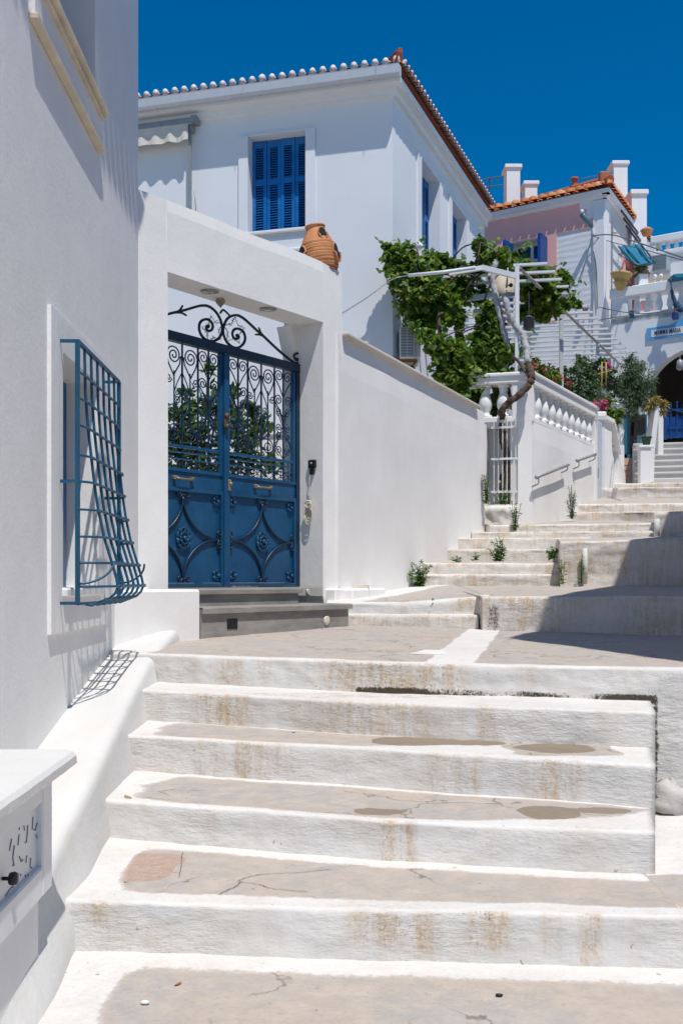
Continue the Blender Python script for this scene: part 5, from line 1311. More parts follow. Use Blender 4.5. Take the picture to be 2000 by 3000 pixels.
BP = [(.075, 0), (.075, .05), (.045, .07), (.05, .12), (.072, .2), (.078, .27), (.07, .34), (.05, .44), (.042, .49), (.055, .52), (.045, .55), (.07, .58), (.07, .62)]
def baluster(parent, c, h, name='baluster', mat='trimw', r=1.0, n=14):
    s_ = h/.62; mb = MB(); mb.lathe(c, [(a*s_**.5*r, b*s_) for a, b in BP], n); return mb.build(name, M[mat], parent)
hb = zr-.18-zb_
for px in (1418, 1471): baluster(terr, TF.w(TF.t(px), -.13, zb_), hb+.02, r=1.5)
nb = 9
for i in range(nb): baluster(terr, TS.w(lerp(.46, tS1-.30, i/(nb-1)), -.09, zb_), hb-.02, r=1.42)
# white iron grate in front of the niche
gfr = thing('iron_grate', TF.w((tN0+tN1)/2, .03, zg0), 'white iron grate guarding the wall niche with the vine trunk', 'grate')
mb = MB(); z0, z1 = zg0+.04, TF.tz(1470, 1226)[1]-.02
for k in range(6): t = lerp(tN0+.03, tN1-.12, k/5); mb.box(t-.0065, t+.0065, .02, .035, z0, z1+(.0 if k % 2 else .06), TF)
mb.build('bars', M['white_metal'], gfr)
for q in (.12, .52, .9):
    mb = MB(); mb.box(tN0+.0, tN1-.08, .045, .06, lerp(z0, z1, q)-.016, lerp(z0, z1, q)+.016, TF); mb.build('cross_rail', M['white_metal'], gfr)
# wires along the niche sides
# handrails
for k, ((xa, ya), (xb, yb)) in enumerate((((1571, 1398), (1664, 1362)), ((1690, 1349), (1744, 1331)))):
    ta, za = TS.tz(xa, ya, .1); t2, z2 = TS.tz(xb, yb, .1)
    hr = thing('handrail', TS.w((ta+t2)/2, .1, za), ['lower grey metal handrail, nearer the bottom of the steps, on the terrace wall', 'upper grey metal handrail, farther up, on the terrace wall'][k], 'handrail', 'handrails on the terrace wall')
    mb = MB(); mb.tube([TS.w(ta, .1, za), TS.w(t2, .1, z2)], .024, 8); mb.ball(TS.w(ta, .1, za), .036, 8); mb.build('rail', M['grey'], hr)
    for t, z in ((ta+.08, za), (t2-.08, z2)):
        mb = MB(); mb.tube(catmull([TS.w(t, .1, z), TS.w(t, .1, z-.09), TS.w(t, .0, z-.13)], 4), .012, 6); mb.build('bracket', M['grey'], hr)
# rough stones under the grate
mb = MB(); zs0 = .5
for (x0, x1, y0, y1, o) in ((1404, 1515, 1482, 1560, .06), (1398, 1440, 1540, 1600, .1)):
    a, z1_ = TF.tz(x0, y0, o); b, z0_ = TF.tz(x1, y1, o)
    n1_, n2_ = 26, 12; vs = []; fs = []
    for j in range(n2_+1):
        for i in range(n1_+1):
            t = lerp(a, b, i/n1_); z = lerp(z1_, z0_-.15, j/n2_); oo = o+.04*N1(t*5, z*5)+.03*N1(t*14, z*14)
            vs.append(TF.w(t, oo if 0 < j else oo-.05, z))
    for i in range(n1_+1): t = lerp(a, b, i/n1_); vs.append(TF.w(t, -.4, z1_))
    w_ = n1_+1
    for j in range(n2_):
        for i in range(n1_): fs.append((j*w_+i, j*w_+i+1, (j+1)*w_+i+1, (j+1)*w_+i))
    o2 = (n2_+1)*w_
    for i in range(n1_): fs.append((i, o2+i, o2+i+1, i+1))
    mb.add(vs, fs, True)
tag(mb.build('stone_base', M['rough'], normals=False), 'crumbling rough whitewashed masonry base below the iron grate', 'masonry')
# ------------------------------------------------------------------ pergola
PB = Frame((.173*16, 16.0), (.44, .898), (.9, -.44)); ZP = 4.89
perg = thing('pergola', (PB.p.x, 16.0, 2.4), 'white metal pergola with long slats over the terrace, carrying the vine', 'pergola')
mb = MB(); mb.tube([PB.w(0, 0, ZP), PB.w(8.1, 0, ZP)], .03, 6); mb.build('beam', simple('aged_grey_metal', (.42, .39, .36), .6, .1), perg)
for k, (px, zt_) in enumerate(((1513, ZP), (1643, ZP), (1749, ZP), (1799, ZP))):
    t = PB.t(px); mb = MB(); a = PB.w(t, .0, 2.35); mb.box(a.x-.032, a.x+.032, a.y-.03, a.y+.03, 2.35, ZP-.02)
    mb.build('post', M['white_metal'] if k != 1 else simple('pale_grey_post', (.5, .52, .53), .5), perg)
ns = 17
for i in range(ns):
    t = .05+i*.46; a = PB.w(t, 0, 0); e = V((.985, -.17)); L1, L2 = .42, 2.6 if i > 2 else 1.4
    if i == 0: L2 = .1
    p = [Vector((a.x, a.y))+e*L1, Vector((a.x, a.y))-e*L2]
    s_ = Vector((.17, .985))*.036
    mb = MB(); mb.prism([V((*(p[0]-s_), ZP+.03)), V((*(p[0]+s_), ZP+.03)), V((*(p[1]+s_), ZP+.03)), V((*(p[1]-s_), ZP+.03))], (0, 0, .036)); mb.build('slat', M['white_metal'], perg)
    if i in (5, 8, 11, 14):
        pass
# lower trellis rails among the vines
for (x0, y0, x1, y1, Y) in ((1362, 880, 1450, 868, 16.9), (1386, 918, 1462, 912, 17.2), (1400, 938, 1455, 934, 17.2), (1560, 905, 1650, 893, 18.4)):
    a, b = W(x0, y0, Y), W(x1, y1, Y); mb = MB(); mb.prism([a, b, b+V((0, .12, 0)), a+V((0, .12, 0))], (0, 0, .07)); mb.build('slat', M['white_metal'], perg)
mb = MB(); P = [W(1195, 807, 15.8), W(1300, 797, 15.8), W(1391, 784, 15.8)]; mb.tube(P, .03, 6); 
a, b = W(1315, 806, 15.9), W(1412, 790, 15.9); mb.prism([a, b, b+V((0, .06, 0)), a+V((0, .06, 0))], (0, 0, .07))
a, b = W(1412, 790, 15.9), W(1512, 815, 15.75); mb.prism([a, b, b+V((0, .06, 0)), a+V((0, .06, 0))], (0, 0, .08)); mb.build('front_beam', M['white_metal'], perg)
# satellite dish under the pergola
dc = W(1485, 836, 16.25); dish = thing('satellite_dish', dc, 'small beige satellite dish hanging under the pergola beam', 'satellite dish')
mb = MB(); mb.lathe(dc, [(.01, .07), (.09, .06), (.16, .035), (.21, .0), (.21, -.008), (.01, .06)], 24, axis=(-.15, 1, -.3)); mb.build('dish', M['dishc'], dish)
mb = MB(); mb.tube([dc+V((0, -.0, .0)), dc+V((.02, -.2, -.06))], .01, 6); mb.ball(dc+V((.02, -.22, -.06)), .035, 8); mb.build('receiver', M['black'], dish)
mb = MB(); mb.tube([dc+V((0, .05, 0)), dc+V((.02, .07, .3))], .015, 6); mb.build('bracket', M['grey'], dish)
# lantern hanging at the terrace
lc = W(1548, 945, 16.4); ln = thing('lantern', lc, 'dark hanging lantern beneath the vine on the terrace', 'lantern')
mb = MB(); mb.lathe(lc+V((0, 0, -.09)), [(.04, -.04), (.09, 0), (.09, .14), (.1, .15), (.03, .2)], 10); mb.build('shade', simple('dull_grey_lantern', (.1, .1, .095), .6), ln)
mb = MB(); mb.tube([lc+V((0, 0, .1)), lc+V((0, 0, .5))], .006, 4); mb.build('cord', M['cable'], ln)
# orange-brown bucket-like pot and bamboo in second terrace
# ------------------------------------------------------------------ second terrace wall with gate
T2p = TS.w(tS1+.05, 0, 0)
g2 = thing('terrace_door', TS.w(tS1+.3, -.1, 1.1), 'narrow pale grey door between the two white terrace walls', 'door')
mb = MB(); mb.box(tS1+.06, tS1+.62, -.10, -.05, .9, 3.0, TS); mb.build('leaf', simple('pale_blue_grey_door', (.5, .55, .62), .5), g2)
mb = MB(); mb.bbox(tS1+.1, tS1+.2, -.05, -.0, 1.9, 2.1, TS, .01); mb.build('lock', M['grey'], g2)
t2a, t2b = tS1+.62, TS.t(1832)
S2 = Frame(TS.w(t2a, 0, 0).xy, (.485, .875), (.87, -.48))
LL = t2b-t2a
tw2 = thing('terrace_wall', S2.w(LL/2, 0, 1), 'farther short white terrace wall with a small sloping balustrade and a round-shouldered end pier', 'wall')
zt0 = S2.tz(1785, 1226)[1]
mb = MB(); wA, wB = .55, LL*.62
def tl(t): return zt0-.55*sstep(.5, LL*.75, t)*1.0
wallstrip(mb, S2, span(0, wA, .1), lambda t: .8, lambda t: zt0-.06, .3, 4, .006)
wallstrip(mb, S2, span(wA, wB, .1), lambda t: .8, lambda t: zt0-.95-.25*(t-wA), .3, 4, .006)
wallstrip(mb, S2, span(wB, LL, .1), lambda t: .8, lambda t: zt0-.55-.4*(t-wB)/(LL-wB), .3, 4, .006)
mb.build('wall', M['gwall'], tw2)
mb = MB(); mb.prism([S2.w(-.04, .05, zt0-.07), S2.w(wA, .05, zt0-.07), S2.w(wB+.05, .05, zt0-.62), S2.w(wB+.05, .05, zt0-.55), S2.w(wA, .05, zt0), S2.w(-.04, .05, zt0)], -V((S2.n.x, S2.n.y, 0))*.38); mb.build('rail', M['gwall'], tw2)
for k in range(4):
    t = lerp(wA+.1, wB-.1, k/3); zz = zt0-.93-.25*(t-wA); top = zt0-.08-.55*(t-wA)/(wB+.05-wA); baluster(tw2, S2.w(t, -.12, zz), top-zz, r=.9, n=10)
# tall pier with flat cap behind
ct = W(1812, 1175, 20.9); pi = thing('pier', (ct.x, ct.y, 1.6), 'white pier with flat cap beside the pink flowers', 'pier')
c0_, c1_ = W(1798, 1180, 20.9), W(1832, 1210, 20.9)
mb = MB(); mb.bbox(c0_.x, c1_.x, 20.9, 21.2, c1_.z-.02, c0_.z, None, .02); mb.build('cap', M['trimw'], pi)
mb = MB(); mb.lathe(V(((c0_.x+c1_.x)/2+.03, 21.05, c1_.z-.65)), [(.09, 0), (.07, .1), (.1, .3), (.06, .5), (.09, .64)], 12); mb.box(c0_.x+.04, c1_.x-.02, 20.95, 21.15, 1.7, c1_.z-.65); mb.build('post', M['trimw'], pi)
# flowers and shrubs along the terraces
def shrub(px, py, Y, blobs, n, size, mat, label, cat='shrub', kind='oval', fl=None, seed=1, trunk=True, name='shrub', crown='foliage'):
    b = W(px, py, Y); o = thing(name, tuple(b), label, cat)
    mb = MB(); B = [blob(x, y, Y+(q[0] if q else 0), r) for x, y, r, *q in blobs]; cloud(mb, B, n, size, seed, kind); mb.build(crown, M[mat], o, normals=False)
    if fl:
        mb = MB(); B2 = [blob(x, y, Y-.12, r) for x, y, r in fl[1]]; cloud(mb, B2, fl[2], size*.8, seed+3, 'oval'); mb.build('flowers', M[fl[0]], o, normals=False)
    if trunk:
        mb = MB(); t0 = B[0]; mb.tube([b, V(((b.x+t0[0])/2, Y, (b.z+t0[2])/2)), V((t0[0], Y, t0[2]))], .03, 6, rr=[.035, .028, .015]); 
        for q in B[1:5]: mb.tube([V((t0[0], Y, t0[2]-t0[3]*.5)), V((q[0], Y, q[2]))], .012, 5)
        mb.build('stem', M['bark'], o)
    return o
shrub(1600, 1150, 17.6, [(1570, 1085, 28), (1600, 1100, 30), (1560, 1060, 18), (1625, 1110, 24)], 1300, .075, 'vine', 'green shrub with dark red blossoms behind the balustrade, nearest the vine', kind='oval', fl=('redfl', [(1563, 1068, 12), (1590, 1080, 9), (1632, 1105, 10)], 70), seed=21)
shrub(1680, 1180, 18.8, [(1660, 1125, 30), (1690, 1145, 34), (1715, 1120, 30), (1650, 1085, 22), (1700, 1085, 30), (1735, 1100, 24), (1740, 1150, 26)], 2200, .075, 'olive', 'dense dark shrub with pink-red blossoms behind the middle of the balustrade', kind='oval', fl=('redfl', [(1658, 1110, 16), (1668, 1130, 14), (1645, 1090, 10), (1640, 1098, 9)], 130), seed=22)
shrub(1765, 1235, 20.2, [(1790, 1205, 22), (1775, 1185, 20), (1800, 1220, 22), (1812, 1205, 14), (1785, 1170, 14)], 900, .08, 'vine', 'green pot plant with bright magenta flowers at the end of the balustrade', kind='oval', fl=('magenta', [(1757, 1188, 22), (1775, 1170, 13), (1745, 1176, 11), (1762, 1202, 12)], 300), seed=23)
mb = MB(); a = W(1748, 1205, 20.0); b = W(1776, 1235, 20.0); mb.bbox(a.x, b.x, 20.0, 20.3, b.z, a.z, None, .02); tag(mb.build('planter', M['trimw']), 'small white planter box below the magenta flowers', 'planter')
shrub(1780, 1075, 20.6, [(1778, 1062, 11)], 120, .08, 'magenta', 'small tuft of pink bougainvillea hanging from the pergola end', trunk=False, seed=25, name='bougainvillea', crown='flowers')
shrub(1725, 1160, 20.6, [(1730, 1080, 26, .2), (1760, 1110, 30, .2), (1790, 1130, 26, .2), (1700, 1060, 24), (1780, 1090, 22), (1750, 1060, 20)], 1700, .08, 'olive', 'dark green shrub filling the space behind the pergola posts', seed=26)
ol = shrub(1858, 1290, 21.0, [(1870, 1110, 44), (1835, 1100, 34), (1850, 1150, 48), (1880, 1150, 36), (1830, 1140, 30), (1862, 1070, 24), (1845, 1190, 36), (1885, 1190, 26), (1832, 1060, 16), (1850, 1045, 12)], 7500, .085, 'olive', 'grey-green olive tree in front of the dark archway', 'tree', kind='blade', seed=27, name='olive_tree', crown='crown')
dr = shrub(1915, 1225, 20.6, [(1918, 1172, 18), (1932, 1182, 16), (1905, 1185, 14), (1938, 1205, 9)], 420, .14, 'dry', 'tuft of dry yellowish grass in a pot on the white stair pier', 'plant', kind='blade', seed=28, trunk=False, name='dry_plant')
# bamboo canes
mb = MB(); mb.tube([W(1762, 1060, 20.3), W(1760, 1170, 20.3)], .012, 5); mb.tube([W(1774, 1062, 20.3), W(1774, 1130, 20.3)], .014, 5); mb.tube([W(1730, 1100, 20.3), W(1792, 1085, 20.3)], .01, 5)
tag(mb.build('bamboo_trellis', M['yellow']), 'light bamboo canes tied together behind the pergola post', 'trellis')
# cables
def cable(pts, label, r=.008, mat='cable'):
    mb = MB(); mb.tube(catmull(pts, 6), r, 4); tag(mb.build('cable', M[mat]), label, 'cable')
cable([GW.pt(1003, 917, .0), W(1080, 868, 12), W(1148, 819, 15.5), W(1195, 807, 15.8)], 'thin grey cable from the entrance wall to the pergola', .008, 'grey')
# ------------------------------------------------------------------ pink house
PC = V((W(1768, 600, 24.5).x, 24.5)); PF_ = Frame(PC, (-.836, .549), (-.55, -.83)); PS = Frame(PC, (.477, .879), (.88, -.48))
ZPE = PF_.tz(1752, 575)[1]
pk = thing('pink_house', (PC.x, PC.y, 1), 'pink and white two-storey house with orange roof tiles, beyond the vine', 'house')
a, b = PF_.t(1600), PF_.t(1496); wz1 = PF_.tz(1600, 694)[1]; wz0 = wz1-1.75
LPF = 8.0; LPS = PS.t(1925)
mb = MB(); holed(mb, PF_, 0, LPF, 0, ZPE, [(a, b, wz0, wz1, .3)]); holed(mb, PS, 0, LPS, 0, ZPE, []); e = PF_.w(LPF, 0, 0)-PF_.w(0, 0, 0)
q = PS.w(LPS, 0, 0); mb.add([V((q.x, q.y, 0)), V((q.x, q.y, ZPE)), V((q.x+e.x, q.y+e.y, ZPE)), V((q.x+e.x, q.y+e.y, 0))], [(0, 1, 2, 3)])
mb.build('wall', M['brickw'], pk, normals=False)
# pink fields
pb = .2; zpk0 = PF_.tz(1745, 672)[1]; zpk1 = PF_.tz(1740, 600)[1]+.12
mb = MB(); c = PF_.t(1630)
mb.box(pb, LPF, .004, .02, wz1+.02, ZPE-.09, PF_);  mb.box(c, a, .004, .02, wz0-.4, wz1+.02, PF_); mb.box(b, b+.4, .004, .02, wz0-.4, wz1+.02, PF_)
mb.build('painted_field', M['pink'], pk)
mb = MB(); mb.bbox(-.03, .26, -.05, .05, 0, ZPE-.1, PF_, .01); mb.bbox(-.03, .3, -.05, .05, 0, ZPE-.1, PS, .01); mb.box(.26, .42, .0, .03, ZPE-.5, ZPE-.09, PF_); mb.box(.42, .6, 0, .03, ZPE-.25, ZPE-.09, PF_); mb.build('corner_pilaster', M['far'], pk)
mb = MB()
for (fr, L) in ((PF_, LPF), (PS, LPS)): mb.box(-.16, L, -.02, .17, ZPE-.0, ZPE+.1, fr); mb.box(-.07, L, -.02, .07, ZPE-.09, ZPE-.0, fr)
mb.build('cornice', M['far'], pk)
wn = MB(); wn.box(a, b, -.3, -.27, wz0, wz1, PF_)
for t in (a+.04, (a+b)/2, b-.04): wn.box(t-.04, t+.04, -.27, -.22, wz0, wz1, PF_)
for z in (wz1-.05, wz1-.45, wz1-.9): wn.box(a, b, -.27, -.23, z-.035, z+.035, PF_)
w_ = wn.build('window', M['trimw'], pk)
mb = MB()
for t0, t1 in ((a+.08, (a+b)/2-.04), ((a+b)/2+.04, b-.08)):
    for z0, z1 in ((wz1-.415, wz1-.085), (wz1-.865, wz1-.485), (wz0, wz1-.94)): mb.box(t0, t1, -.27, -.255, z0, z1, PF_)
mb.build('pane', M['glass'], w_)
for t0, sg in ((a, -1), (b, 1)):
    mb = MB(); mb.bbox(t0-.03 if sg < 0 else t0-.06, t0+.06 if sg < 0 else t0+.03, -.02, .45, wz0, wz1-.02, PF_, .01); mb.build('shutter', M['nav'], w_)
# roof
ZR2 = ZPE+.12; sl2 = .34
def corner2(o1, o2):
    A_ = Matrix(((PF_.n.x, PF_.n.y), (PS.n.x, PS.n.y))); return PC+A_.inverted() @ Vector((o1, o2))
rm = MB(); tl_ = MB()
def rowtile(mb, base, up, wid, a1, zr, sl, n):
    side = Vector((up.y, -up.x)); L = a1/n
    for j in range(n):
        vs = []
        for (a_, hh, rr_) in ((j*L, .05, wid*.5), ((j+1.1)*L, 0.0, wid*.4)):
            for k in range(7):
                th = math.pi*k/6; q = base+up*a_+side*(math.cos(th)*rr_); vs.append(V((q.x, q.y, zr+sl*a_+hh+math.sin(th)*rr_)))
        mb.add(vs, [(k, k+1, 8+k, 7+k) for k in range(6)]+[(0, 1, 2, 3, 4, 5, 6)], True)
for (fr, L, dirn) in ((PF_, LPF, 0), (PS, LPS, 1)):
    t = .1; base0 = corner2(.24, .24)
    while t < L+.2:
        q = base0+fr.d*t; ln = min(2.6, t+.15); rowtile(tl_, q, -fr.n, .2, ln, ZR2, sl2, max(1, int(ln/.38))); t += .235
c0 = corner2(.2, .2); rd = (PF_.d+PS.d)*2.75
rm.add([V((*c0, ZR2)), V((*(c0+PF_.d*(LPF+.3)), ZR2)), V((*(c0+PF_.d*(LPF+.3)-PF_.n*2.7), ZR2+sl2*2.7)), V((*(c0+rd), ZR2+sl2*2.7)), V((*(c0+PS.d*(LPS+.3)), ZR2)), V((*(c0+PS.d*(LPS+.3)-PS.n*2.7), ZR2+sl2*2.7))], [(0, 1, 2, 3), (0, 3, 5, 4)])
ro = rm.build('roof', M['tilered'], pk, normals=False); tl_.build('roof_tiles', M['tile'], ro)
mb = MB(); d_ = rd.normalized(); mb.tube([V((*c0, ZR2+.14)), V((*(c0+rd), ZR2+.2+sl2*2.7))], .11, 8); q = W(1771, 520, 24.3); mb.bbox(q.x-.12, q.x+.1, q.y, q.y+.2, q.z-.1, q.z+.16, None, .03); mb.build('ridge', M['tilered'], ro)
def chimney(x0, x1, y0, y1, Y, name='chimney', d=.5):
    a_, b_ = W(x0, y0, Y), W(x1, y1, Y); mb = MB(); mb.box(a_.x+.03, b_.x-.03, Y, Y+d, b_.z, a_.z-.1); mb.bbox(a_.x-.02, b_.x+.02, Y-.04, Y+d+.04, a_.z-.1, a_.z, None, .015); mb.build(name, M['far'], ro)
chimney(1480, 1526, 481, 640, 26.3); chimney(1534, 1576, 530, 640, 26.8); chimney(1793, 1840, 471, 700, 27.5); 
mb = MB(); q = W(1682, 540, 26); mb.lathe(V((q.x, 26, q.z-.4)), [(.14, 0), (.12, .3), (.07, .34), (.07, .5), (.1, .5), (.1, .56), (.02, .58)], 12); mb.build('flue', M['tilered'], ro)
# street lamp arm on the wall
sl = thing('street_lamp', PF_.pt(1735, 672, .05), 'grey street lamp tube on a bracket at the corner of the pink house', 'street lamp')
mb = MB(); a_, b_ = PF_.pt(1733, 664, .15), PF_.pt(1703, 628, .5); mb.tube([a_, b_], .05, 8, rr=[.045, .065]); mb.build('head', simple('teal_grey_metal', (.12, .2, .24), .4, .3), sl)
mb = MB(); mb.ball(b_+V((0, -.02, .06)), .05, 8); mb.tube([PF_.pt(1738, 700, .0), PF_.pt(1733, 664, .15)], .02, 6); mb.build('bracket', M['trimw'], sl)
cable([PF_.pt(1733, 690, .1), PF_.pt(1715, 760, .08), PF_.pt(1693, 825, .03)], 'sagging grey cable down the white brick wall of the pink house, left one', .012, 'grey')
cable([PF_.pt(1736, 735, .1), PF_.pt(1745, 785, .1), PF_.pt(1748, 905, .08)], 'dark cable running straight down the corner of the pink house', .012)
pp_ = PS.w(.35, .1, 0)
cable([V((pp_.x, pp_.y, 2.5)), V((pp_.x, pp_.y, PS.tz(1775, 700)[1])), V((pp_.x+.02, pp_.y-.03, PS.tz(1775, 683)[1])), V((pp_.x+.1, pp_.y-.1, PS.tz(1780, 690)[1]))], 'grey conduit pipe up the pink house corner', .02, 'grey')
cable([PF_.pt(1733, 690, .12), PS.pt(1790, 688, .3), W(1850, 705, 22), W(2020, 762, 17)], 'black overhead power cable, upper one, crossing to the right edge', .014)
cable([PF_.pt(1733, 690, .12), PS.pt(1800, 712, .3), W(1880, 730, 22), W(2020, 768, 17)], 'black overhead power cable, lower one, crossing to the right edge', .01)
cable([PS.pt(1752, 900, .2), W(1830, 915, 22.5), W(1900, 918, 21), W(1985, 903, 20)], 'thin cable sagging along the balcony front', .01)
cable([PS.pt(1752, 938, .2), W(1800, 930, 22.6), W(1836, 925, 22.4)], 'short pair of wires from the pink house to the balcony corner', .01)
# junction lamp
jl = thing('wall_lamp', PF_.pt(1700, 900, .1), 'round grey bulkhead lamp low on the pink house wall, above the pergola', 'lamp')
mb = MB(); mb.ball(PF_.pt(1713, 902, .15), .09, 8); mb.build('shade', M['grey'], jl)
mb = MB(); mb.tube([PF_.pt(1692, 858, .05), PF_.pt(1700, 880, .1), PF_.pt(1713, 900, .12)], .015, 5); mb.build('arm', M['grey'], jl)
# door with awning on the side wall
dz1 = PS.tz(1830, 745)[1]; d0, d1 = PS.t(1822), PS.t(1848)
dd = MB(); dd.box(d0, d1, .02, .05, PS.tz(1822, 850)[1]-.6, dz1, PS); sdoor = thing('balcony_door', PS.w(d0, .05, dz1-2), 'brown red balcony door under the teal awning', 'door'); dd.build('leaf', M['redwood'], sdoor)
dd = MB(); dd.box(d0-.14, d0, .0, .08, dz1-2.4, dz1+.1, PS); dd.box(d1, d1+.14, .0, .08, dz1-2.4, dz1+.1, PS); dd.box(d0, d1, .0, .08, dz1, dz1+.1, PS); dd.build('frame', M['pink'], sdoor)
mb = MB(); 
for k in range(3): mb.box(.6+k*.0, LPS-.8, .25+.06*k, .28+.06*k, ZPE-.25-.2*k, ZPE-.2-.2*k, PS)
mb.build('rolled_shade', M['black'], pk)
tA = thing('awning', W(1850, 715, 24), 'teal canvas awning over the balcony door of the pink house', 'awning')
P = [W(1810, 722, 24.0), W(1875, 714, 24.6), W(1918, 770, 23.2), W(1862, 778, 22.7)]
mb = MB(); n = 10; vs = []
for i in range(n+1):
    for j in range(n+1):
        p = P[0].lerp(P[1], i/n).lerp(P[3].lerp(P[2], i/n), j/n); p.z -= .06*math.sin(math.pi*j/n)+.02*N1(i*.7, j*.7); vs.append(p)
fs = [(i*(n+1)+j, (i+1)*(n+1)+j, (i+1)*(n+1)+j+1, i*(n+1)+j+1) for i in range(n) for j in range(n)]
mb.add(vs+[p+V((0, 0, -.02)) for p in vs], fs+[tuple(k+(n+1)**2 for k in f[::-1]) for f in fs], True); mb.build('canvas', M['teal'], tA, normals=False)
mb = MB()
for q in (0, .25, .75, 1): mb.tube([P[0].lerp(P[1], q), P[3].lerp(P[2], q)], .02, 5)
mb.tube([P[3], P[2]], .03, 6); mb.tube([P[3], PS.pt(1812, 745, 0)], .012, 5); mb.tube([P[2], P[1]+V((0, 0, -.6))], .012, 5); mb.build('frame', simple('dark_teal_bars', (.01, .06, .09), .5), tA)
# ------------------------------------------------------------------ white building with the arch
AF = Frame((6.39, 23.0), (.84, -.545), (-.54, -.84))
arch = thing('arched_house', AF.w(1, 0, 1.8), 'white house with a wide dark archway and a balcony above, at the right edge', 'house')
zbase = AF.tz(1900, 920)[1]; zflo = 3.0
ac_t, ar, asp = 1.62, 1.20, 4.02
mb = MB(); LA_ = 7.0; tl0 = -.35
def archz(t):
    x = abs(t-ac_t)
    return asp+1.05*math.sqrt(max(0, 1-(x/ar)**2)) if x < ar else None
ts = sorted(set([tl0]+[lerp(tl0, ac_t-ar, i/4) for i in range(5)]+[ac_t-ar*math.cos(math.pi*i/28) for i in range(29)]+[lerp(ac_t+ar, LA_, i/4) for i in range(5)]))
for t0, t1 in zip(ts[:-1], ts[1:]):
    if t1-t0 < 1e-4: continue
    tm = (t0+t1)/2
    inside = abs(tm-ac_t) < ar
    za = archz(t0) if inside and archz(t0) is not None else (asp if inside else 1.5); zb1 = archz(t1) if inside and archz(t1) is not None else (asp if inside else 1.5)
    mb.add([AF.w(t0, 0, za), AF.w(t1, 0, zb1), AF.w(t1, 0, zbase), AF.w(t0, 0, zbase)], [(0, 1, 2, 3)])
    if inside: mb.add([AF.w(t0, 0, za), AF.w(t1, 0, zb1), AF.w(t1, -.3, zb1), AF.w(t0, -.3, za)], [(0, 1, 2, 3)])
mb.add([AF.w(ac_t-ar, 0, 1.5), AF.w(ac_t-ar, 0, asp), AF.w(ac_t-ar, -.3, asp), AF.w(ac_t-ar, -.3, 1.5)], [(0, 1, 2, 3)])
mb.add([AF.w(tl0, 0, 1.5), AF.w(tl0, 0, zbase), AF.w(tl0, -3, zbase), AF.w(tl0, -3, 1.5)], [(0, 1, 2, 3)])
mb.build('wall', M['far'], arch, normals=False)
mb = MB(); mb.box(ac_t-ar-.3, LA_, -3.2, -3.1, 1.5, zbase, AF); mb.box(ac_t-ar-.32, ac_t-ar-.3, -3.1, -.31, 1.5, zbase-.1, AF); mb.box(ac_t-ar-.3, LA_, -3.1, -.31, 5.4, 5.5, AF)
mb.box(LA_-.05, LA_, -3.1, -.31, 1.5, zbase-.1, AF)
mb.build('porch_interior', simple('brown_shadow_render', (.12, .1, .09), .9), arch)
mb = MB(); mb.box(tl0, LA_, -3, -.0, zbase-.12, zbase+.02, AF); mb.build('balcony_floor', M['far'], arch)
# balcony parapet pieces
zr2 = AF.tz(1900, 832, .0)[1]
mb = MB(); c1 = W(1795, 850, 23); 
pr0 = AF.t(1790, .05)
mb.bbox(pr0, AF.t(1838), -.3, .04, zbase, zr2-.0, AF, .01); mb.bbox(pr0-.04, LA_, -.3, .08, zr2-.22, zr2, AF, .015); mb.bbox(AF.t(1838), LA_, -.25, .02, zbase, zbase+.05, AF, .01)
mb.build('parapet', M['far'], arch)
for px in (1862, 1894, 1926, 1958, 1990): baluster(arch, AF.w(AF.t(px), -.1, zbase+.03), zr2-.24-zbase, r=1.25, mat='trimw')
t = AF.t(1990)
for k in range(1, 4): baluster(arch, AF.w(t+k*.25, -.1, zbase+.03), zr2-.24-zbase, r=1.25)
# back wall of the balcony and roof terrace
zb3 = 7.75
mb = MB(); mb.box(tl0+.2, LA_, -3.4, -2.0, zbase, AF.tz(1950, 738, -2)[1], AF); mb.build('upper_wall', M['far'], arch)
B2 = Frame(AF.w(0, -2.0, 0).xy, (.84, -.545), (-.54, -.84))
z4, z5 = B2.tz(1950, 742)[1], B2.tz(1950, 690)[1]
t0 = B2.t(1905)
mb = MB(); mb.bbox(t0, LA_+1, -.25, .06, z5-.14, z5+.02, B2, .015); mb.bbox(t0, LA_+1, -.25, .06, z4-.02, z4+.07, B2, .01); mb.bbox(t0-.1, t0+.12, -.25, .04, z4-.4, z5-.1, B2, .01); mb.build('roof_rail', M['far'], arch)
for px in (1928, 1952, 1977, 2001): baluster(arch, B2.w(B2.t(px), -.1, z4+.06), z5-.16-z4-.04, r=1.3)
# tall chimney blocks right of the pink roof
mb = MB()
for (x0, x1, y0, y1, Y) in ((1849, 1893, 556, 760, 26.5), (1808, 1860, 570, 700, 27.6)):
    a_, b_ = W(x0, y0, Y), W(x1, y1, Y); mb.box(a_.x, b_.x, Y, Y+.8, b_.z, a_.z-.12); mb.bbox(a_.x-.04, b_.x+.04, Y-.05, Y+.85, a_.z-.12, a_.z, None, .015)
tag(mb.build('chimney_stack', M['far']), 'broad white capped chimney stack behind the sloping eave of the pink house', 'chimney')
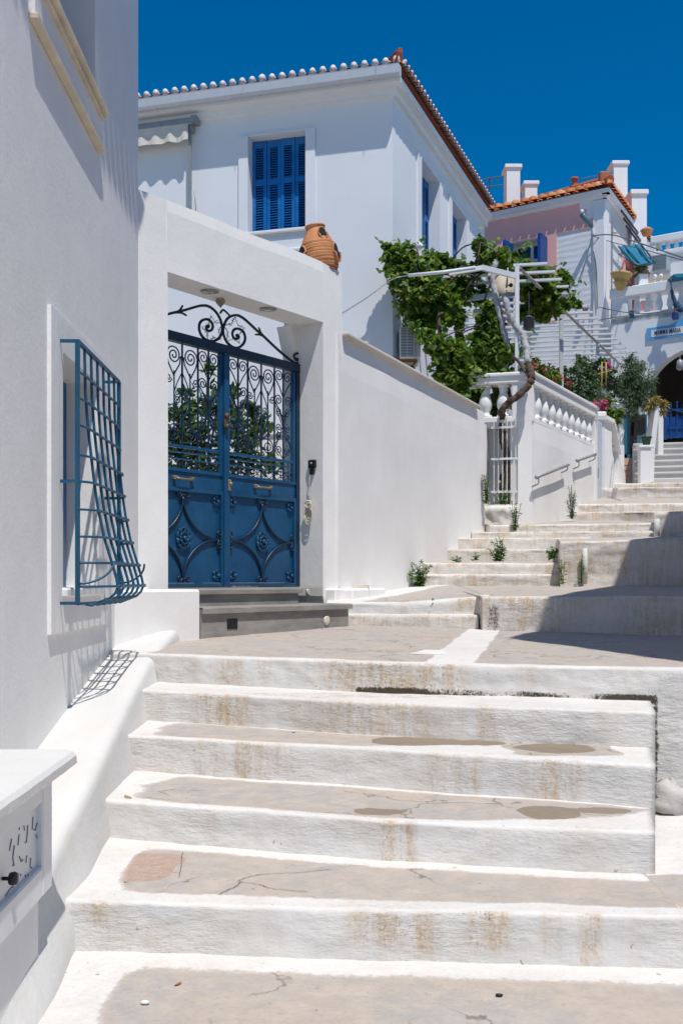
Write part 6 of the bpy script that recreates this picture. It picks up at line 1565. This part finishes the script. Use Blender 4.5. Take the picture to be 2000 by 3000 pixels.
# balcony furniture
u = thing('air_conditioner', B2.pt(1940, 795, .3), 'grey boxed air conditioner on the balcony under the roof balustrade', 'air conditioner')
a_, za = B2.tz(1918, 756, .05); b_, zb4 = B2.tz(1962, 797, .05)
mb = MB(); mb.bbox(a_, b_, 0, .3, zb4, za, B2, .02); mb.build('casing', simple('grey_cabinet', (.3, .36, .38), .6), u)
mb = MB()
for k in range(8): z = lerp(zb4+.03, za-.03, k/7); mb.box(a_+.03, b_-.03, .3, .31, z-.01, z+.008, B2)
mb.build('slats', M['grey'], u)
mb = MB(); q = W(1945, 838, 23); mb.box(q.x-.3, q.x+.3, 23.2, 23.3, q.z, q.z+.3); tag(mb.build('wall_panel', simple('beige_panel', (.4, .34, .27), .7)), 'beige panel on the balcony below the grey air conditioner', 'panel')
pot = thing('urn', W(1810, 852, 22.9), 'yellowish clay urn tilted on the balcony corner', 'urn')
mb = MB(); mb.lathe(W(1814, 850, 22.95), [(.06, 0), (.09, .04), (.13, .12), (.17, .17), (.12, .19), (.17, .25), (.22, .31), (.25, .36), (.23, .38), (.05, .34)], 16, axis=(.1, -.05, 1)); mb.build('body', M['potclay'], pot)
bx = thing('bird_house', W(1880, 845, 22.9), 'small white box with a peaked dark top among the plants on the balcony', 'box')
a_, b_ = W(1870, 795, 23), W(1898, 838, 23); mb = MB(); mb.bbox(a_.x, b_.x, 23, 23.3, b_.z, a_.z, None, .01); mb.build('body', M['trimw'], bx)
mb = MB(); mb.prism([W(1862, 800, 22.95), W(1884, 782, 22.95), W(1904, 800, 22.95)], (0, .4, 0)); mb.build('roof', simple('dark_brown', (.08, .06, .04), .8), bx)
shrub(1873, 835, 23.4, [(1875, 782, 12), (1890, 786, 10), (1864, 790, 9)], 170, .09, 'dry', 'small brownish potted plant beside the white box on the balcony', 'plant', seed=41, trunk=False, name='potted_plant')
for i, (x, y) in enumerate(((1917, 810), (1935, 808))):
    mb = MB(); mb.ball(W(x, y, 23), .05, 8); mb.tube([W(x, y, 23), W(x, y+32, 23)], .012, 5); tag(mb.build('globe_lamp', M['trimw']), ['left small white globe lamp on the balcony', 'right small white globe lamp on the balcony'][i], 'lamp', 'globe lamps on the balcony')
pa = thing('parasol', W(1995, 812, 22), 'teal canopy at the right edge above the balcony rail', 'canopy')
mb = MB(); a_ = W(1972, 800, 22.3); mb.prism([W(1972, 803, 22.0), W(1978, 812, 22), W(2050, 812, 22), W(2050, 797, 22)], (0, .8, .0)); mb.build('canvas', M['teal'], pa)
for x, c_ in ((1885, 0), (1905, 1)):
    mb = MB(); a_ = W(x-8, 880, 23.4); b_ = W(x+8, 908, 23.4); mb.bbox(a_.x, b_.x, 23.4, 23.5, b_.z, a_.z, None, .02); tag(mb.build('cushion', M['pink']), ['left pink cushion behind the balcony balusters', 'right pink cushion behind the balcony balusters'][c_], 'cushion', 'cushions behind the balcony balusters')
mb = MB(); mb.lathe(W(1849, 931, 22.9), [(.05, 0), (.06, .14), (.07, .15), (.05, .14)], 12); tag(mb.build('flower_pot', M['turq']), 'small teal pot between the balcony balusters', 'pot')
# furled flag
fl_ = thing('flag', AF.pt(1972, 930, .15), 'dark furled flag on a pole leaning from the balcony above the sign', 'flag')
mb = MB(); mb.tube([AF.pt(1975, 928, .1), AF.pt(1970, 870, .25), AF.pt(1962, 815, .4)], .012, 5); mb.build('pole', M['redwood'], fl_)
mb = MB(); mb.tube(catmull([AF.pt(1962, 818, .4), AF.pt(1966, 850, .36), AF.pt(1970, 868, .3), AF.pt(1978, 888, .3), AF.pt(1988, 905, .3), AF.pt(1998, 908, .3)], 5), .05, 7, rr=[.012, .035, .045, .07, .06, .02]); mb.build('cloth', simple('dark_teal_cloth', (.01, .05, .1), .8, 0, .2, .4, 15), fl_)
mb = MB(); a_, z_ = AF.tz(1968, 918, .06); b_, z2_ = AF.tz(1984, 934, .06); mb.bbox(a_, b_, 0, .12, z2_, z_, AF, .008); mb.build('holder', M['nav'], fl_)
# name board
sg = thing('name_board', AF.pt(1960, 990, .03), 'light blue name board with dark capital letters above the archway', 'sign')
L = [(1893, 962), (1893, 996)]
t0, z0 = AF.tz(1893, 997, .03); _, z1 = AF.tz(1893, 962, .03); t9 = 1.62*2-t0
mb = MB(); P = [(t0, z0), (t9, z0), (t9, z1)]
for k in range(21):
    q = k/20; t = lerp(t9, t0, q); x = abs(q-.5)*2; P.append((t, z1+(.27*(1-sstep(.0, .62, x))) if 0 < q < 1 else z1))
P.append((t0, z1)) if P[-1][0] != t0 else None
mb.prism([AF.w(t, .004, z) for t, z in P], V((AF.n.x, AF.n.y, 0))*.03); mb.build('board', M['signblue'], sg)
mb = MB(); zi0, zi1 = lerp(z0, z1, .2), lerp(z0, z1, .78); mb.box(t0+.1, t9-.1, .036, .04, zi0, zi1, AF); mb.build('panel', M['signwhite'], sg)
Mx = Matrix(((AF.d.x, 0, AF.n.x, 0), (AF.d.y, 0, AF.n.y, 0), (0, 1, 0, 0), (0, 0, 0, 1)))
for word, tx in (('MAMMA', t0+.17), ('MARIA', AF.t(1959, .04))):
    cu = bpy.data.curves.new('lettering', 'FONT'); cu.body = word; cu.size = .145; cu.extrude = .002; cu.offset = .003; cu.space_character = 1.12
    to = bpy.data.objects.new('lettering', cu); COL.objects.link(to)
    dg_ = bpy.context.evaluated_depsgraph_get(); me_ = bpy.data.meshes.new_from_object(to.evaluated_get(dg_)); bpy.data.objects.remove(to); me_.materials.clear(); me_.materials.append(M['ink'])
    to = bpy.data.objects.new('lettering', me_); COL.objects.link(to); to.parent = sg
    to.matrix_local = Matrix.Translation(AF.w(tx, .044, zi0+.035)-V(sg['_b'])) @ Mx @ Matrix.Diagonal((.52, 1, 1, 1))
# stairs, blue gate, piers to the arch
zlow = 2.0
stt = MB()
S_ = Frame((W(1905, 1400, 20.6).x, 20.6), (.97, -.24), (-.2, -.97))
for k in range(7):
    (stt.box(-.3, 2.6, -3.5, -k*.2-.03, zlow-.1+k*.145, zlow-.1+(k+1)*.145-.04, S_), stt.bbox(-.3, 2.6, -3.5, -k*.2, zlow-.1+(k+1)*.145-.04, zlow-.1+(k+1)*.145, S_, .008)) if k else stt.bbox(-.3, 2.6, -3.5, 0, zlow-.3, zlow+.045, S_, .012)
stt = stt.build('stairs', M['nose']); stt['kind'] = 'structure'
# side wall of the stair (sloping)
sw = thing('stair_wall', W(1905, 1400, 20.4), 'white sloping side wall and posts beside the steps to the archway', 'wall')
mb = MB(); ps = [W(1892, 1412, 20.45), W(1916, 1412, 20.45), W(1916, 1350, 20.6), W(1932, 1300, 21.9), W(1932, 1175, 21.9), W(1918, 1190, 21.6), W(1898, 1340, 20.5)]
mb.prism([W(1898, 1412, 20.5), W(1914, 1412, 20.5), W(1916, 1330, 20.5), W(1930, 1190, 20.5), W(1919, 1190, 20.5), W(1898, 1335, 20.5)], V((.03, .5, 0))); mb.build('wall', M['far'], sw)
a_, b_ = W(1926, 1196, 21.4), W(1942, 1302, 21.4); mb = MB(); mb.bbox(a_.x, b_.x, 21.4, 21.65, b_.z-.3, a_.z, None, .01); mb.build('post', M['far'], sw)
a_, b_ = W(1874, 1304, 20.3), W(1906, 1412, 20.3); mb = MB(); mb.bbox(a_.x, b_.x, 20.3, 20.5, b_.z-.2, a_.z-.05, None, .01); mb.bbox(a_.x-.03, b_.x+.05, 20.27, 20.53, a_.z-.05, a_.z, None, .01); mb.build('pillar', M['far'], sw)
mb = MB(); q = W(1892, 1303, 20.4); mb.lathe(q, [(.07, 0), (.095, .13), (.11, .135), (.11, .16), (.08, .15)], 16); tag(mb.build('flower_pot', M['greenpot']), 'empty dark green pot on the white pillar by the stair', 'pot')
bg = thing('blue_gate', W(1970, 1290, 21.8), 'low bright blue metal gate at the top of the steps, in front of the archway', 'gate')
G2 = Frame((W(1943, 1290, 21.8).x, 21.8), (.93, -.36), (-.3, -.93))
gz0, gz1 = G2.tz(1943, 1290)[1], G2.tz(1943, 1198)[1]
mb = MB()
for z in (gz0+.06, gz0+.25, gz1-.03): mb.box(0, 1.9, -.012, .012, z-.015, z+.015, G2)
for k in range(16): t = .02+k*.125; mb.box(t-.014, t+.014, -.01, .01, gz0+.03, gz1+.09+.03*(k % 3), G2)
mb.box(0, .06, -.02, .02, gz0+.02, gz1-.0, G2); mb.tube([G2.w(.1, .02, gz1), G2.w(.9, .02, gz0+.4)], .015, 5); mb.build('bars', M['nav'], bg)
mb = MB(); mb.box(.02, 1.0, -.02, -.012, gz0+.04, gz0+.5, G2); mb.build('sheet', M['nav'], bg)
# glazed teal door and pink tiled base
td = thing('glazed_door', W(1858, 1340, 22.3), 'teal glazed door half hidden behind the olive tree', 'door')
a_, b_ = W(1826, 1215, 22.4), W(1892, 1342, 22.4)
mb = MB(); mb.box(a_.x, b_.x, 22.4, 22.45, b_.z, a_.z)
for x in (a_.x+.03, (a_.x+b_.x)/2, b_.x-.03): mb.box(x-.03, x+.03, 22.36, 22.4, b_.z, a_.z)
mb.box(a_.x, b_.x, 22.36, 22.4, b_.z, b_.z+.08); mb.build('frame', M['turq'], td)
mb = MB(); m_ = (a_.x+b_.x)/2
mb.box(a_.x+.06, m_-.03, 22.37, 22.395, b_.z+.1, a_.z-.02); mb.build('pane', M['glass'], td)
mb = MB(); mb.box(m_+.03, b_.x-.06, 22.37, 22.395, b_.z+.1, a_.z-.02); mb.build('pane', simple('pale_blue_pane', (.2, .38, .5), .15, 0, .3, 0, 6), td)
mb = MB(); q = W(1870, 1260, 22.3); mb.bbox(q.x-.12, q.x+.12, 22.2, 22.36, q.z-.1, q.z+.3, None, .02); mb.build('mailbox', M['black'], td)
mb = MB(); a_, b_ = W(1818, 1342, 22.3), W(1896, 1425, 22.3); mb.box(a_.x, b_.x, 22.3, 22.6, b_.z-.4, a_.z); 
tw_ = mb.build('tiled_wall', M['pinktile']); tag(tw_, 'low pink tiled wall below the teal glazed door', 'wall')
mb = MB()
for z in (1362, 1378, 1394): p0 = W(1818, z, 22.29); mb.box(p0.x, p0.x+.62, 22.292, 22.299, p0.z-.006, p0.z+.006)
mb.build('joint', simple('tile_joint', (.4, .28, .24), .9), tw_)
# dark lamp in arch
q = W(1990, 1058, 22); mb = MB(); mb.lathe(q+V((0, 0, -.2)), [(.03, 0), (.08, .04), (.07, .2), (.02, .24)], 8); mb.tube([q, q+V((0, 0, .15))], .01, 4); tag(mb.build('lantern', M['grey']), 'old lantern hanging at the crown of the dark archway', 'lantern')
# aerial on the roof
mb = MB(); 
mb.tube([W(1415, 525, 27), W(1482, 515, 27)], .012, 4); mb.tube([W(1418, 548, 27), W(1482, 541, 27)], .012, 4)
for x in (1425, 1440, 1456): mb.tube([W(x, 516, 27), W(x, 532, 27)], .012, 4)
mb.tube([W(1700, 524, 27.5), W(1795, 505, 27.5)], .012, 4); mb.tube([W(1433, 520, 27), W(1433, 575, 27.2)], .015, 4)
tag(mb.build('aerial', M['cable']), 'rusty television aerial rods on the roof of the pink house', 'aerial')
mb = MB(); mb.lathe(W(1893, 690, 25), [(.1, 0), (.14, .1), (.16, .12), (.12, .16), (.05, .2)], 12); tag(mb.build('flower_pot', M['terra']), 'reddish clay pot at the end of the sloping tiled eave', 'pot')
# ------------------------------------------------------------------ small things on the steps
mb = MB(); q = GP(1965, 2350, -1.19); rr = random.Random(4)
n1_, n2_ = 14, 9; vs = []
for i in range(n2_+1):
    th = math.pi*i/n2_
    for k in range(n1_):
        a = 2*math.pi*k/n1_; r = 1+.5*N1(math.cos(a)*1.3, math.sin(a)*1.3, i*.4)
        vs.append(q+V((math.sin(th)*math.cos(a)*.115*r, math.sin(th)*math.sin(a)*.09*r, math.cos(th)*.09*r+.02)))
mb.add(vs, [(i*n1_+k, i*n1_+(k+1) % n1_, (i+1)*n1_+(k+1) % n1_, (i+1)*n1_+k) for i in range(n2_) for k in range(n1_)], True)
tag(mb.build('rock', M['lump']), 'rounded whitewashed rock by the wall at the right edge', 'rock')
# drainpipes set in the terrace fronts
def dp(x, y0, y1, Y, label, r=.035):
    mb = MB(); a, b = W(x, y0, Y), W(x, y1, Y); mb.tube([a, a.lerp(b, .5)+V((.004, 0, 0)), b], r, 8); tag(mb.build('drainpipe', M['ledge']), label, 'pipe', 'whitewashed pipes on the terrace fronts')
dp(1712, 1606, 1712, 12.38, 'whitewashed vertical pipe on the front of the tall terrace', .03)
dp(1922, 1520, 1571, 14.6, 'short whitewashed vertical pipe on the farther terrace front', .04)
# leaves and litter
rr = random.Random(77); k_ = 0
def crumb(px, py, z, s, mat, lab, cat, name):
    c = GP(px, py, z+.006); mb = MB(); leaf5(mb, c, s, V((rr.uniform(-.3, .3), rr.uniform(-.3, .3), 1)), V((rr.uniform(-1, 1), rr.uniform(-1, 1), 0)), 'oval')
    tag(mb.build(name, mat, normals=False), lab, cat)
crumb(385, 2338, Z4, .07, M['dry'], 'curled dry leaf at the left end of the fourth step', 'leaf', 'dry_leaf')
crumb(512, 2886, Z6, .04, M['tilered'], 'tiny reddish petal on the bottom tread', 'petal', 'petal')
crumb(858, 2144, Z3, .05, M['dry'], 'small dry leaf on the thin grey tread, left of the damp patch', 'leaf', 'dry_leaf')
for (x, y, s, l) in ((1461, 2915, .03, 'black pebble on the bottom tread at the right'), (425, 2936, .036, 'white paint flake on the bottom tread at the left')):
    mb = MB(); mb.ball(GP(x, y, Z6+.01), s*.5, 7, (1, .6, .4)); tag(mb.build('pebble', M['black'] if s < .033 else M['trimw']), l, 'pebble')
mb = MB(); q = GP(1255, 1915, -.49); vs = [q+V((-.13, -.01, 0)), q+V((-.02, .05, .025)), q+V((.09, .02, .022)), q+V((.13, -.03, 0)), q+V((.0, -.05, 0)), q+V((-.02, .06, 0)), q+V((.1, .03, 0))]
mb.add(vs, [(0, 4, 1), (4, 2, 1), (4, 3, 2), (0, 1, 5), (1, 2, 6, 5), (2, 3, 6)]); tag(mb.build('paint_lump', M['ledge']), 'small whitewashed lump of mortar on the landing', 'mortar')

# ------------------------------------------------------------------ house on the right side of the street (outside the frame), which shades the steps
N_ = V((.405, .914, 0)).normalized(); zt_ = 5.6
off = SUN*((zt_+.48)/1.0)
cn = V((1.36, 8.4, 0))+V((off.x, off.y, 0))
nb_ = thing('house', tuple(cn+V((2, 2, -1.8))), 'white neighbouring house on the right side of the street, just outside the picture', 'house')
e1 = cn+N_*14.0; e2 = V((.32, -.95, 0)).normalized()
mb = MB(); P = [cn, e1, e1+V((6, -1.5, 0)), cn+V((6.5, -9.5, 0)), cn+e2*7.5]
mb.prism([V((p.x, p.y, -1.85)) for p in P], (0, 0, zt_+1.85)); mb.build('wall', M['house'], nb_)
mb = MB()
for k in range(4):
    p = cn+N_*(1.5+k*3.0); 
    mb.prism([V((p.x, p.y, 2.2)), V((p.x, p.y, 2.2))+N_*1.0, V((p.x, p.y, 3.9))+N_*1.0, V((p.x, p.y, 3.9))], V((-.03, .012, 0)))
mb.build('shutter', M['shutter'], nb_)

# ------------------------------------------------------------------ camera, sun, sky
cam = bpy.data.cameras.new('camera'); co = bpy.data.objects.new('camera', cam); COL.objects.link(co); scene.camera = co
co.location = (0, 0, 0); co.rotation_euler = (math.pi/2, 0, 0)
cam.sensor_fit = 'VERTICAL'; cam.sensor_height = 36; cam.lens = 36; cam.shift_y = 200/3000; cam.clip_start = .05; cam.clip_end = 3000
s = bpy.data.lights.new('sun', 'SUN'); so = bpy.data.objects.new('sun', s); COL.objects.link(so)
s.energy = 4.35; s.angle = R(.53); s.color = (1.0, .955, .905); so.rotation_euler = (-SUN).to_track_quat('-Z', 'Y').to_euler()
w = bpy.data.worlds.new('World'); scene.world = w; w.use_nodes = True; nt = w.node_tree
sky = nt.nodes.new('ShaderNodeTexSky'); sky.sky_type = 'NISHITA'; sky.sun_disc = False
sky.sun_elevation = math.asin(SUN.normalized().z); sky.sun_rotation = math.atan2(SUN.x, SUN.y); sky.altitude = 0; sky.air_density = 1.0; sky.dust_density = .15; sky.ozone_density = 4.0
bgn = nt.nodes['Background']; bgn.inputs[1].default_value = SKY_STR
hs = nt.nodes.new('ShaderNodeHueSaturation'); hs.inputs['Saturation'].default_value = SKY_SAT; hs.inputs['Value'].default_value = 1.0
nt.links.new(sky.outputs[0], hs.inputs['Color']); nt.links.new(hs.outputs[0], bgn.inputs[0])
scene.view_settings.view_transform = 'Standard'; scene.view_settings.look = 'None'; scene.view_settings.exposure = EXPO; scene.view_settings.gamma = 1
scene.render.engine = 'CYCLES'
try:
    scene.cycles.use_denoising = True; scene.cycles.max_bounces = 8; scene.cycles.diffuse_bounces = 5; scene.cycles.use_adaptive_sampling = True
except Exception: pass
for o in bpy.data.objects:
    if '_b' in o: del o['_b']
